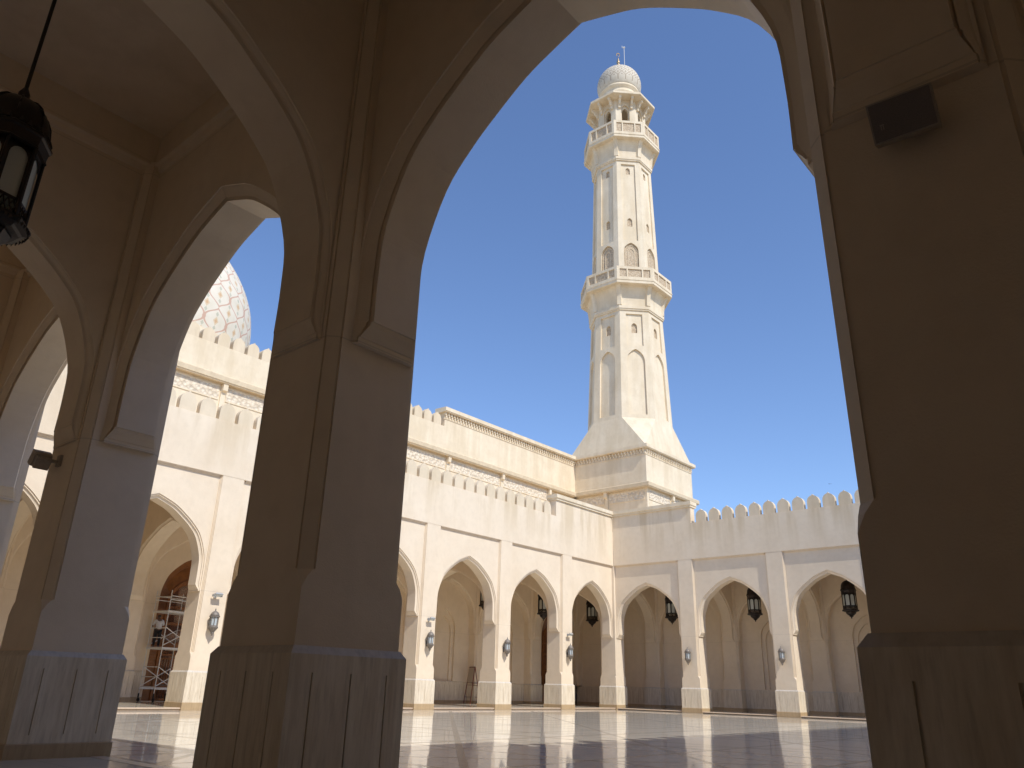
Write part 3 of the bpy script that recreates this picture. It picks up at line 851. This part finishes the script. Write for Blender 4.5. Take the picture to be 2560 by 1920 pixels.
# lantern room
A3 = lambda z: 2.78
shaft(60.6, 66.7, A3, [dict(w=.50, z0=60.9, z1=65.95, zs=64.9, d=.20, sub=[dict(w=.38, z0=61.0, z1=65.6, zs=64.7, d=.35, open=True)])], 'lantern_room')
m = MB(); m.ring([(2.0, 60.7), (2.0, 66.65)], 8, mi=0, rot=math.pi/8, caps=False)
octring([(2.5, 60.55), (2.5, 60.75)], 'floor_slab')
octring([(2.6, 66.55), (3.84, 66.72), (3.9, 66.76), (3.9, 67.04), (2.7, 67.5), (2.3, 67.52)], 'eave')
m = MB()
for k in range(8):
    th = math.pi/4*k; n = Vector((math.cos(th), math.sin(th), 0)); t = Vector((-math.sin(th), math.cos(th), 0))
    for u in (-.72, .72):
        lo = []
        for o_, z in ((2.76, 65.35), (3.0, 65.40), (3.05, 65.75), (3.2, 65.85), (3.35, 66.2), (3.6, 66.35), (3.62, 66.69), (2.76, 66.69)): lo.append((o_, z))
        m = MB(); m.loft([[n*a+t*(u+s)+Vector((0, 0, z)) for a, z in lo] for s in (-.13, .13)])
        put('eave_bracket', m.mesh('eave_bracket', PLA_UP), mi)
m = MB(); m.ring([(2.25, 67.4), (2.25, 68.6), (2.32, 68.7), (2.32, 68.8), (2.2, 68.9), (2.2, 69.3), (2.42, 69.45), (2.46, 69.6), (2.42, 69.75), (2.1, 69.8)], 40)
put('drum', m.mesh('drum', PLA_UP, True), mi)
pr = [(2.32, 69.72)]
for i in range(0, 25):
    th = -28+118*i/24; th = R(th); pr.append((2.7*math.cos(th), 71.0+2.7*math.sin(th)*(1.0 if th < 0 else 1.03)))
pr[-1] = (.02, 73.85)
put('small_dome', dome_mesh((0, 0), pr, 64, DOMS, 0), mi)
m = MB(); m.ring([(.20, 73.7), (.14, 74.0), (.08, 74.1), (.26, 74.35), (.30, 74.5), (.24, 74.7), (.07, 74.85), (.2, 75.0), (.23, 75.12), (.18, 75.27), (.05, 75.4), (.13, 75.5), (.14, 75.58), (.05, 75.7), (.04, 76.0)], 14)
for i in range(10):     # crescent
    a = R(-150+30*i*.98); b = R(-150+30*(i+1)*.98); w0 = .05*math.sin(math.pi*i/10)+.012
    c = Vector((0, 0, 76.33)); dv = Vector((.63, .78, 0))
    m.tube(c+dv*.2*math.cos(a+1.57)+Vector((0, 0, .26*math.sin(a+1.57))), c+dv*.2*math.cos(b+1.57)+Vector((0, 0, .26*math.sin(b+1.57))), w0+.01)
put('finial', m.mesh('finial', GOLD, True), mi)
m = MB(); px, py = .60, .50
m.tube((px, py, 73.2), (px, py, 77.6), .035); m.tube((px-.12, py-.1, 77.55), (px+.1, py+.08, 77.6), .10); m.tube((px-.2, py-.15, 77.5), (px-.2, py-.15, 77.85), .03)
put('lightning_rod', m.mesh('lightning_rod', WHITEM), mi)

# ------------------------------------------------------------------ doors
def door_assembly(par, mat):
    """carved double leaf under a ribbed wooden arch; local y=0 front of recess floor, faces -y"""
    m = MB()
    P = lambda u, z, d: (u, d, z)
    def archplate(w0, w1, za0, za1, zs, d0, d1, mi=0):
        a = [(w0, .14)]+curve(w0, 0, za0, zs)+[]; b = [(w1, .14)]+curve(w1, 0, za1, zs)
        A = a+[(-u, z) for u, z in reversed(a[:-1])]; B = b+[(-u, z) for u, z in reversed(b[:-1])]
        for i in range(len(A)-1):
            m.quad(P(A[i][0], A[i][1], d0), P(A[i+1][0], A[i+1][1], d0), P(B[i+1][0], B[i+1][1], d1), P(B[i][0], B[i][1], d1), mi)
        return B
    archplate(1.73, 1.52, 7.94, 7.55, 5.0, 0, 0); archplate(1.52, 1.50, 7.55, 7.52, 5.0, 0, .10)
    archplate(1.50, 1.06, 7.52, 6.75, 5.0, .10, .16, 0); archplate(1.06, 1.04, 6.75, 6.72, 5.0, .16, .08)
    B = archplate(1.04, .92, 6.72, 6.45, 5.0, .08, .08); archplate(.92, .90, 6.45, 6.42, 5.0, .08, .16)
    o = put('door_surround', m.mesh('door_surround', WOOD), par, mat)
    m = MB()     # ribs of the ribbed arch
    c0 = full(1.10, 0, 6.82, 5.0); c1 = full(1.46, 0, 7.46, 5.0)
    for i in range(0, len(c0)-1):
        for f in (.15, .62):
            p0 = [c0[i][j]+(c0[i+1][j]-c0[i][j])*f for j in (0, 1)]; p1 = [c1[i][j]+(c1[i+1][j]-c1[i][j])*f for j in (0, 1)]
            m.tube((p0[0], .13, p0[1]), (p1[0], .11, p1[1]), .022, 5)
    for k in range(22):
        z = 2.0+k*.15
        if z > 4.95: break
        for s in (-1, 1): m.tube((s*1.10, .13, z), (s*1.46, .11, z), .02, 5)
    put('arch_ribs', m.mesh('arch_ribs', WOOD), o)
    m = MB(); a = [(.92, .14)]+curve(.92, 0, 6.45, 5.0); A = a+[(-u, z) for u, z in reversed(a[:-1])]
    m.add([P(u, z, .17) for u, z in A], [tuple(range(len(A)))])
    put('carved_panel', m.mesh('carved_panel', WOODC), o)
    for s in (-1, 1):
        m = MB(); x0, x1 = (.03, 1.44) if s > 0 else (-1.44, -.03)
        x0, x1 = (.02, .88) if s > 0 else (-.88, -.02)
        for (z0, z1) in ((.16, .9), (1.0, 2.4), (2.5, 2.9)):
            m.box(x0, x1, .09, .168, z0, z0+.10); m.box(x0, x1, .09, .168, z1-.10, z1)
            m.box(x0, x0+.12, .09, .168, z0+.1, z1-.1); m.box(x1-.12, x1, .09, .168, z0+.1, z1-.1)
            n = 4
            for i in range(1, n):
                xx = x0+.12+(x1-x0-.24)*i/n; m.box(xx-.015, xx+.015, .12, .168, z0+.1, z1-.1)
        lf = put('door_leaf', m.mesh('door_leaf', WOOD), o)
        m = MB(); m.tube((s*.12, .05, 1.25), (s*.12, .05, 1.6), .018); m.tube((s*.12, .05, 1.27), (s*.12, .12, 1.27), .014); m.tube((s*.12, .05, 1.58), (s*.12, .12, 1.58), .014)
        put('handle', m.mesh('handle', GOLD), lf)
    m = MB(); m.box(-.92, .92, .04, .165, 2.95, 3.25); m.box(-.92, .92, .06, .165, 4.15, 4.3); m.box(-.92, .92, .06, .165, 5.05, 5.18)
    put('transom', m.mesh('transom', WOOD), o)
    return o
dm0 = door_assembly(left.o, TR((YA[2]+YA[3])/2, 8.46+.78+.30, 0))
left_door2 = copy_tree(dm0, left.o, None, TR(4.10, 8.46+.78+.30, 0))
put_bw(left.o, 6.72, 'door', TR(4.10, 8.46+.78))
put('blind_arch', blind_arch(6.63), left.o, TR(4.055, 8.46+.16))
put('respond', SH_C, left.o, TR(7.37, 9.17)); put_bw(back.o, 8.0, 'niche', TR(-5.0, 6.66+.78))
put('blind_arch', blind_arch(8.43), back.o, TR(-4.955, 6.66+.16))

# ------------------------------------------------------------------ hanging lanterns
def make_hang():
    t = thing('hanging_lantern', 'dark octagonal lantern', 'lantern')
    # local origin: tip at z 0 (world 6.42)
    def oc(prof, n=8, **k):
        m = MB(); m.ring(prof, n, rot=math.pi/8, **k); return m
    m = MB(); m.tube((0, 0, 2.6), (0, 0, 5.31), .028, 8); m.ring([(.035, 2.5), (.075, 2.56), (.075, 2.72), (.03, 2.82)], 10); m.ring([(.10, 5.2), (.10, 5.31)], 12)
    put('rod', m.mesh('rod', DARK), t)
    m = oc([(.47, 1.98), (.455, 2.04), (.45, 2.15), (.42, 2.28), (.36, 2.40), (.27, 2.50), (.15, 2.56), (.05, 2.62), (.02, 2.63)], 16)
    for k in range(8):
        th = math.pi/8+k*math.pi/4
        pp = [(.46, 2.08), (.43, 2.28), (.37, 2.41), (.27, 2.515), (.12, 2.585)]
        for a, b in zip(pp, pp[1:]): m.tube((a[0]*math.cos(th), a[0]*math.sin(th), a[1]), (b[0]*math.cos(th), b[0]*math.sin(th), b[1]), .014, 5)
    put('dome_cap', m.mesh('dome_cap', DARK, True), t)
    m = oc([(.50, 1.99), (.50, 1.97), (.53, 1.94), (.53, 1.90), (.50, 1.88), (.48, 1.74), (.50, 1.72), (.50, 1.70), (.40, 1.69)])
    for k in range(8):   # crested upper band: little lobes
        for f in (.2, .5, .8):
            a = math.pi/8+k*math.pi/4; b = a+math.pi/4; r = .50
            x = (1-f)*math.cos(a)+f*math.cos(b); y = (1-f)*math.sin(a)+f*math.sin(b)
            m.tube((x*r, y*r, 1.96), (x*r*1.0, y*r*1.0, 2.06), .045, 6, 0, .005)
    for k in range(8):
        th = math.pi/8+k*math.pi/4; x, y = math.cos(th), math.sin(th)
        m.tube((.46*x, .46*y, .62), (.46*x, .46*y, 1.75), .028, 6)
        # inner arch of each pane frame
        a = th; b = th+math.pi/4
        for f0, f1, z0, z1 in ((0, .5, 1.48, 1.68), (1, .5, 1.48, 1.68)):
            pass
    R0 = .455
    for k in range(8):
        a = math.pi/8+k*math.pi/4; A = Vector((math.cos(a), math.sin(a), 0))*R0; B = Vector((math.cos(a+math.pi/4), math.sin(a+math.pi/4), 0))*R0
        def Q(f, z, o=0): 
            n_ = (A+B).normalized(); v = A.lerp(B, f)+n_*o; return (v.x, v.y, z)
        # solid spandrel with arched head, side stiles, fret band
        N = 8; cur = [(.5-.35*math.cos(math.pi*i/N), 1.48+.14*math.sin(math.pi*i/N)) for i in range(N+1)]
        for i in range(N): m.quad(Q(cur[i][0], cur[i][1]), Q(cur[i+1][0], cur[i+1][1]), Q(cur[i+1][0], 1.72), Q(cur[i][0], 1.72))
        m.quad(Q(0, .85), Q(.15, .85), Q(.15, 1.72), Q(0, 1.72)); m.quad(Q(.85, .85), Q(1, .85), Q(1, 1.72), Q(.85, 1.72)); m.quad(Q(0, 1.62), Q(1, 1.62), Q(1, 1.72), Q(0, 1.72))
        # fret band
        m.quad(Q(0, .62), Q(1, .62), Q(1, .66), Q(0, .66)); m.quad(Q(0, .83), Q(1, .83), Q(1, .88), Q(0, .88))
        for i in range(5):
            f = (i+.0)/5
            m.tube(Q(f, .65), Q(f+.2, .84), .010, 4); m.tube(Q(f+.2, .65), Q(f, .84), .010, 4)
    put('frame', m.mesh('frame', DARK), t)
    for k in range(8):
        m = MB(); a = math.pi/8+k*math.pi/4; r = .43
        A = Vector((math.cos(a), math.sin(a), 0))*r; B = Vector((math.cos(a+math.pi/4), math.sin(a+math.pi/4), 0))*r; n_ = (A+B).normalized()*.012
        p = [A.lerp(B, .1)+Vector((0, 0, .86)), A.lerp(B, .9)+Vector((0, 0, .86)), A.lerp(B, .9)+Vector((0, 0, 1.66)), A.lerp(B, .1)+Vector((0, 0, 1.66))]
        m.loft([p, [v-n_ for v in p]]); put('pane', m.mesh('pane', FROST), t)
    m = oc([(.43, .62), (.55, .60), (.56, .56), (.53, .52), (.47, .50), (.44, .47), (.36, .46)])
    for k in range(48):
        th = 2*math.pi*k/48; m.tube((.535*math.cos(th), .535*math.sin(th), .55), (.525*math.cos(th), .525*math.sin(th), .49), .02, 4, 0, .002)
    put('gallery', m.mesh('gallery', DARK), t)
    m = oc([(.34, .47), (.35, .43), (.30, .33), (.20, .24), (.13, .21), (.15, .18), (.11, .14), (.05, .11), (.035, .06), (.045, .04), (.01, 0)])
    put('pendant', m.mesh('pendant', DARK), t)
    return t
hang = make_hang()
HZ = 6.42
spots = [
 (16.87, 4.08, 'dark lantern seen whole in the far side arch nearest the right pillar'),
 (9.87, 4.08, 'dark lantern in the middle one of the three far side arches'),
 (2.83, 4.08, 'dark lantern in the far side arch next right of the court corner'),
 (-5.0, 4.08, 'dark lantern seen through the last arch of the left arcade beside the court corner'),
 (-5.0, -2.73, 'dark lantern above the dark door, in the second arch left of the court corner'),
 (-5.0, -9.68, 'dark lantern showing as a sliver behind the arch above the wooden easel'),
 (-5.0, -23.68, 'lantern half hidden between the middle pillar and the sunlit pier beside it'),
 (-5.0, -37.68, 'dark lantern hanging in the left arcade at the left edge of the view'),
 (23.93, -51.75, 'large dark lantern hanging close by in the shaded vault at upper left'),
]
for i, (x, y, lb) in enumerate(spots):
    if i == 0: hang.matrix_local = TR(x, y, HZ); hang['label'] = lb; hang['group'] = 'lanterns hanging under the arcades'
    else: copy_tree(hang, None, lb, TR(x, y, HZ, 0 if i < 8 else R(10)))

# ------------------------------------------------------------------ wall lanterns
def make_wall():
    t = thing('wall_lantern', 'x', 'lantern')   # local: wall plane y=0, lantern towards -y, z 0 = bottom tip
    C = (0, -.27); KR = .80
    m = MB(); m.ring([(r_*KR, z_) for r_, z_ in [(.0, 0), (.04, .02), (.05, .07), (.10, .12), (.07, .16), (.12, .20), (.20, .28), (.27, .36), (.28, .40), (.25, .42), (.24, .44)]], 12, C)
    for k in range(12):
        th = 2*math.pi*k/12
        m.tube((C[0]+.072*math.cos(th), C[1]+.072*math.sin(th), .17), (C[0]+.215*math.cos(th), C[1]+.215*math.sin(th), .37), .014, 4)
    put('bowl', m.mesh('bowl', WEATH), t)
    m = MB()
    for k in range(8):
        th = math.pi/8+2*math.pi*k/8; m.tube((C[0]+.18*math.cos(th), C[1]+.18*math.sin(th), .42), (C[0]+.188*math.cos(th), C[1]+.188*math.sin(th), .84), .018, 6)
    m.ring([(r_*KR, z_) for r_, z_ in [(.24, .42), (.26, .44), (.24, .47)]], 8, C, rot=math.pi/8); m.ring([(r_*KR, z_) for r_, z_ in [(.24, .82), (.30, .84), (.30, .89), (.25, .90)]], 8, C, rot=math.pi/8)
    put('frame', m.mesh('frame', WEATH), t)
    m = MB(); m.ring([(r_*KR, z_) for r_, z_ in [(.20, .44), (.21, .84)]], 8, C, rot=math.pi/8); put('glass', m.mesh('glass', FROST2), t)
    m = MB(); m.ring([(r_*KR, z_) for r_, z_ in [(.27, .89), (.25, .95), (.19, 1.04), (.11, 1.09), (.05, 1.11), (.03, 1.14), (.045, 1.17), (.012, 1.22), (.004, 1.27)]], 12, C)
    put('roof', m.mesh('roof', WEATH, True), t)
    m = MB(); m.box(-.09, .09, -.03, .0, .30, .62); m.tube((0, -.02, .45), (0, -.14, .36), .025); m.tube((0, -.02, .35), (0, -.16, .26), .02)
    put('wall_bracket', m.mesh('wall_bracket', WEATH), t); return t
wl = make_wall()
rzA = math.pi/2
wls = [(-.06, -34.18, rzA, 'grey wall lantern on the big sunlit pier right of the scaffold'),
       (-.06, -20.18, rzA, 'grey wall lantern on the first sunlit pier right of the middle pillar'),
       (-.06, -13.18, rzA, 'grey wall lantern without a floodlight above, between the easel and the dark door'),
       (-.06, -6.18, rzA, 'grey wall lantern under a floodlight on the last pier before the court corner'),
       (6.37, .06, 0, 'grey bronze wall lantern on the first pier right of the court corner'),
       (13.37, .06, 0, 'grey wall lantern on the second pier right of the court corner')]
for i, (x, y, rz, lb) in enumerate(wls):
    if i == 0: wl.matrix_local = TR(x, y, 3.20, rz); wl['label'] = lb; wl['group'] = 'wall lanterns on the court piers'
    else: copy_tree(wl, None, lb, TR(x, y, 3.20, rz))

# ------------------------------------------------------------------ floodlights
def make_flood():
    t = thing('floodlight', 'x', 'floodlight')
    m = MB(); m.box(-.07, .07, -.03, 0, -.08, .12); m.box(-.02, .02, -.16, -.03, -.01, .03); m.box(-.22, -.20, -.30, -.12, -.04, .06); m.box(.20, .22, -.30, -.12, -.04, .06); m.box(-.22, .22, -.16, -.13, -.02, .04)
    put('mount', m.mesh('mount', GREYM), t)
    Mx = Matrix.Translation((0, -.30, .02)) @ Matrix.Rotation(R(-28), 4, 'X')
    m = MB(); m.loft([[Mx @ Vector(v) for v in ((-.20, -.12, 0), (.20, -.12, 0), (.20, .12, 0), (-.20, .12, 0))], [Mx @ Vector(v) for v in ((-.19, -.11, .05), (.19, -.11, .05), (.19, .11, .05), (-.19, .11, .05))], [Mx @ Vector(v) for v in ((-.12, -.06, .12), (.12, -.06, .12), (.12, .06, .12), (-.12, .06, .12))]])
    put('housing', m.mesh('housing', GREYM), t)
    m = MB(); m.box(-.175, .175, -.10, .10, -.008, -.001, 0, Mx); put('lens', m.mesh('lens', FROST2), t); return t
fl = make_flood()
fls = [(-.06, -34.18, rzA, 'small grey floodlight on the big sunlit pier right of the scaffold'),
       (-.06, -20.18, rzA, 'small grey floodlight on the first sunlit pier right of the middle pillar'),
       (-.06, -6.18, rzA, 'small grey floodlight on the last pier before the court corner')]
for i, (x, y, rz, lb) in enumerate(fls):
    if i == 0: fl.matrix_local = TR(x, y, 5.0, rz); fl['label'] = lb; fl['group'] = 'floodlights on the court piers'
    else: copy_tree(fl, None, lb, TR(x, y, 5.0, rz))
# shaded floodlight on the left near pier (inner face, normal -y)
t = thing('floodlight', 'brown floodlight with perforated bracket on the shaded left pier, under the arch bracket', 'floodlight', (20.25, YN-.78-HC, 4.88), 0)
m = MB(); m.box(.02, .16, -.05, 0, -.10, .10); m.box(.06, .12, -.24, -.05, -.05, .0)
for s in (0, 1, 2): m.tube((.055, -.20+s*.06, -.02), (.05, -.20+s*.06, -.02), .012)
put('mount', m.mesh('mount', SPKF), t)
Mx = Matrix.Translation((-.06, -.27, -.02)) @ Matrix.Rotation(R(35), 4, 'Y') @ Matrix.Scale(.72, 4)
m = MB(); m.box(.06, .22, -.17, .17, -.14, .14, 0, Mx); m.loft([[Mx @ Vector(v) for v in ((.06, -.19, -.16), (.06, .19, -.16), (.06, .19, .16), (.06, -.19, .16))], [Mx @ Vector(v) for v in ((-.06, -.2, -.19), (-.06, .2, -.19), (-.06, .2, .19), (-.06, -.2, .19))], [Mx @ Vector(v) for v in ((-.22, -.2, -.20), (-.22, .2, -.20), (-.22, .2, .17), (-.22, -.2, .17))]])
put('housing', m.mesh('housing', SPKF), t)

# ------------------------------------------------------------------ loudspeaker on the near right pier
t = thing('loudspeaker', 'flat charcoal loudspeaker tilted down on the dark right pillar', 'loudspeaker', (34.46, YN-.78-HC+.01, 4.91), 0)
Mx = Matrix.Translation((0, -.17, 0)) @ Matrix.Rotation(R(4), 4, 'Z') @ Matrix.Rotation(R(27), 4, 'X')
m = MB(); m.box(-.195, .195, -.10, .06, -.135, .135, 0, Mx); put('case', m.mesh('case', SPKF), t)
m = MB(); m.box(-.183, .183, -.112, -.101, -.123, .123, 0, Mx); put('grille', m.mesh('grille', SPK), t)
m = MB(); m.box(-.135, -.130, -.1145, -.1125, -.055, -.025, 0, Mx); m.box(-.122, -.117, -.1145, -.1125, -.055, -.025, 0, Mx); m.box(-.140, -.112, -.1145, -.1125, -.025, -.019, 0, Mx)
put('badge', m.mesh('badge', SPKF), t)
m = MB(); m.box(-.06, .06, -.10, 0, -.03, .03); put('mount', m.mesh('mount', BLACK), t)

# ------------------------------------------------------------------ scaffold
sc = thing('scaffold_tower', 'white tube scaffold tower in front of the carved wooden door', 'scaffold', (-7.7, -32.5, .12), R(14))
# local: x+ = along (towards +y world?), build: u axis along wall = local y+, depth = local -x
D = -1.15; Lg = 1.8
def tubes(name, segs, r=.026, mat=WHITEM):
    m = MB()
    for a, b in segs: m.tube(a, b, r, 8)
    put(name, m.mesh(name, mat), sc)
for x, y in ((0, 0), (D, 0), (0, Lg), (D, Lg)):
    tubes('upright', [((x, y, .25), (x, y, 5.75))])
    m = MB(); m.tube((x, y, 0.20), (x, y, .42), .038); put('leg_collar', m.mesh('leg_collar', BLACK), sc)
    m = MB(); m.ring([(.085, -.03), (.10, -.02), (.10, .02), (.085, .03)], 16); 
    W = m.mesh('castor', BLACK); o = put('castor', W, sc, Matrix.Translation((x+.03, y, .10)) @ Matrix.Rotation(math.pi/2, 4, 'X'))
for y in (0, Lg):
    for z in (.75, 1.25, 1.75, 2.75, 3.25, 3.75, 4.65, 5.40): tubes('rung', [((0, y, z), (D, y, z))], .022)
for x in (0, D):
    tubes('ledger', [((x, 0, .70), (x, Lg, .70))]); tubes('ledger', [((x, 0, 5.25), (x, Lg, 5.25))]); tubes('ledger', [((x, 0, 5.45), (x, Lg, 5.45))])
    tubes('brace', [((x, 0, .78), (x, Lg, 1.7))]); tubes('brace', [((x, 0, 1.75), (x, Lg, .85))])
    tubes('brace', [((x, 0, 2.85), (x, Lg, 3.75))]); tubes('brace', [((x, 0, 3.80), (x, Lg, 2.95))])
for z in (.66, 2.70, 4.62):
    m = MB(); m.box(D+.06, -.06, -.05, Lg+.05, z-.04, z+.03); m.box(-.055, .035, -.05, Lg+.05, z-.05, z+.06); m.box(D-.035, D+.055, -.05, Lg+.05, z-.05, z+.06)
    if z < 1: 
        m = MB(); m.box(-.04, .04, -.05, Lg+.05, z-.04, z+.04); m.box(D-.04, D+.04, -.05, Lg+.05, z-.04, z+.04)
    put('platform', m.mesh('platform', WHITEM), sc)

# ------------------------------------------------------------------ person on the scaffold
def skin_obj(name, nodes, edges, mat, parent=None, sub=2, root=0):
    me = bpy.data.meshes.new(name); me.from_pydata([n[:3] for n in nodes], edges, [])
    o = bpy.data.objects.new(name, me); COL.objects.link(o)
    mo = o.modifiers.new('s', 'SKIN'); mo.use_smooth_shade = True
    for i, n in enumerate(nodes):
        v = me.skin_vertices[0].data[i]; r = n[3]
        v.radius = (r, r) if not isinstance(r, tuple) else r; v.use_root = (i == root)
    ms = o.modifiers.new('d', 'SUBSURF'); ms.levels = sub; ms.render_levels = sub
    bpy.context.view_layer.update()
    dg = bpy.context.evaluated_depsgraph_get(); ev = bpy.data.meshes.new_from_object(o.evaluated_get(dg))
    ev.materials.clear(); ev.materials.append(mat); ev.polygons.foreach_set('use_smooth', [True]*len(ev.polygons))
    bpy.data.objects.remove(o); ev.name = name
    return ev
per = thing('person', 'person in white shirt and black trousers bending over on the scaffold platform', 'person', (-8.5, -32.5, 2.85), R(75))
# local: facing +y, x right, z up, feet at 0
bn = [(0, 0, .92, .15), (0, .02, 1.08, .15), (0, .08, 1.26, .17), (0, .17, 1.42, .12), (0, .235, 1.49, .065), (0, .30, 1.54, .075), (0, .335, 1.62, .105), (0, .34, 1.68, .085),
      (-.10, 0, .88, .10), (-.11, .03, .48, .07), (-.12, .0, .10, .045), (-.12, .10, .04, .045), (-.12, .17, .03, .035),
      (.10, 0, .88, .10), (.12, .0, .48, .07), (.13, -.04, .10, .045), (.13, .06, .04, .045), (.13, .13, .03, .035),
      (-.19, .16, 1.40, .07), (-.27, .26, 1.18, .05), (-.22, .46, 1.10, .038), (-.20, .54, 1.09, .036),
      (.19, .16, 1.40, .07), (.28, .28, 1.22, .05), (.20, .48, 1.20, .038), (.18, .56, 1.20, .036)]
be = [(0, 1), (1, 2), (2, 3), (3, 4), (4, 5), (5, 6), (6, 7), (0, 8), (8, 9), (9, 10), (10, 11), (11, 12), (0, 13), (13, 14), (14, 15), (15, 16), (16, 17), (3, 18), (18, 19), (19, 20), (20, 21), (3, 22), (22, 23), (23, 24), (24, 25)]
for hb, sx in ((21, -1), (25, 1)):
    h = bn[hb]
    for k, (dx, dy, dz) in enumerate(((-.028, .085, -.01), (-.010, .098, -.004), (.010, .095, -.004), (.028, .078, -.01), (-.045*sx, .045, .02))):
        i = len(bn); bn.append((h[0]+dx*.6, h[1]+dy*.45, h[2]+dz*.5, .011)); bn.append((h[0]+dx, h[1]+dy, h[2]+dz-.01, .008)); be += [(hb, i), (i, i+1)]
put('body', skin_obj('body', bn, be, SKIN), per)
sn = [(0, 0, .93, .17), (0, .01, 1.05, .17), (0, .08, 1.26, .185), (0, .17, 1.41, .135), (0, .205, 1.455, .085), (-.18, .16, 1.40, .085), (-.26, .25, 1.22, .07), (-.255, .33, 1.15, .06), (.18, .16, 1.40, .085), (.27, .27, 1.24, .07), (.25, .36, 1.21, .06)]
put('shirt', skin_obj('shirt', sn, [(0, 1), (1, 2), (2, 3), (3, 4), (3, 5), (5, 6), (6, 7), (3, 8), (8, 9), (9, 10)], SHIRT), per)
tn = [(0, 0, .95, .155), (-.10, 0, .86, .115), (-.11, .03, .48, .085), (-.12, 0, .10, .07), (.10, 0, .86, .115), (.12, 0, .48, .085), (.13, -.04, .10, .07)]
put('trousers', skin_obj('trousers', tn, [(0, 1), (1, 2), (2, 3), (0, 4), (4, 5), (5, 6)], TROUS), per)
put('hair', skin_obj('hair', [(0, .29, 1.60, .08), (0, .325, 1.665, .108), (0, .35, 1.72, .075)], [(0, 1), (1, 2)], HAIR), per)
for s in (-.12, .13):
    m = MB(); y0 = .02 if s < 0 else -.02
    m.loft([[(s-.05, y0-.07, .0), (s+.05, y0-.07, 0), (s+.05, y0+.20, 0), (s-.05, y0+.20, 0)], [(s-.05, y0-.07, .06), (s+.05, y0-.07, .06), (s+.045, y0+.18, .05), (s-.045, y0+.18, .05)], [(s-.04, y0-.06, .10), (s+.04, y0-.06, .10), (s+.04, y0+.05, .09), (s-.04, y0+.05, .09)]])
    put('shoe', m.mesh('shoe', BLACK), per)

# ------------------------------------------------------------------ easel sign
ea = thing('easel_sign', 'tall dark red wooden easel board standing in the left arcade, cut by a pier', 'sign', (-8.3, -7.35, .12), R(-20))
def frame_side(y0, y1, hgt, wd):
    m = MB()
    for s in (-1, 1):
        m.tube((s*wd/2, y0, 0), (s*wd/2*.8, y1, hgt), .035, 4)
    m.tube((-wd*.4, y1, hgt-.02), (wd*.4, y1, hgt-.02), .03, 4)
    for f in (.18, .50, .56): m.tube((-wd/2*(1-.2*f), y0+(y1-y0)*f, hgt*f), (wd/2*(1-.2*f), y0+(y1-y0)*f, hgt*f), .022, 4)
    return m
put('front_frame', frame_side(-.35, 0, 2.65, 1.1).mesh('front_frame', REDW), ea)
put('rear_frame', frame_side(.55, .03, 2.62, 1.0).mesh('rear_frame', REDW), ea)
m = MB(); Mx = Matrix.Translation((0, -.10, 2.05)) @ Matrix.Rotation(R(-7.5), 4, 'X'); m.box(-.44, .44, -.015, .015, -.52, .52, 0, Mx)
put('board', m.mesh('board', PAPER), ea)

# ------------------------------------------------------------------ distant bird
d = (Rv*((2075-1280)/1934.3)-Uv*((1210-960)/1934.3)+fwd); bp = CAM+d*95
b = thing('bird', 'tiny dark bird gliding in the sky above the right merlons', 'bird', bp, R(30)); b.scale = (.4, .4, .4)
m = MB(); m.ring([(.005, -.22), (.05, -.12), (.06, 0), (.04, .12), (.01, .2)], 8)
body = m.mesh('body', BLACK, True); put('body', body, b, Matrix.Rotation(math.pi/2, 4, 'X'))
for s in (-1, 1):
    m = MB(); pr = [(0, .06, 0), (s*.28, .02, .12), (s*.62, -.10, .04), (s*.28, -.10, .115), (0, -.08, 0)]
    m.loft([pr, [(x, y, z-.012) for x, y, z in pr]]); put('wing', m.mesh('wing', BLACK), b)
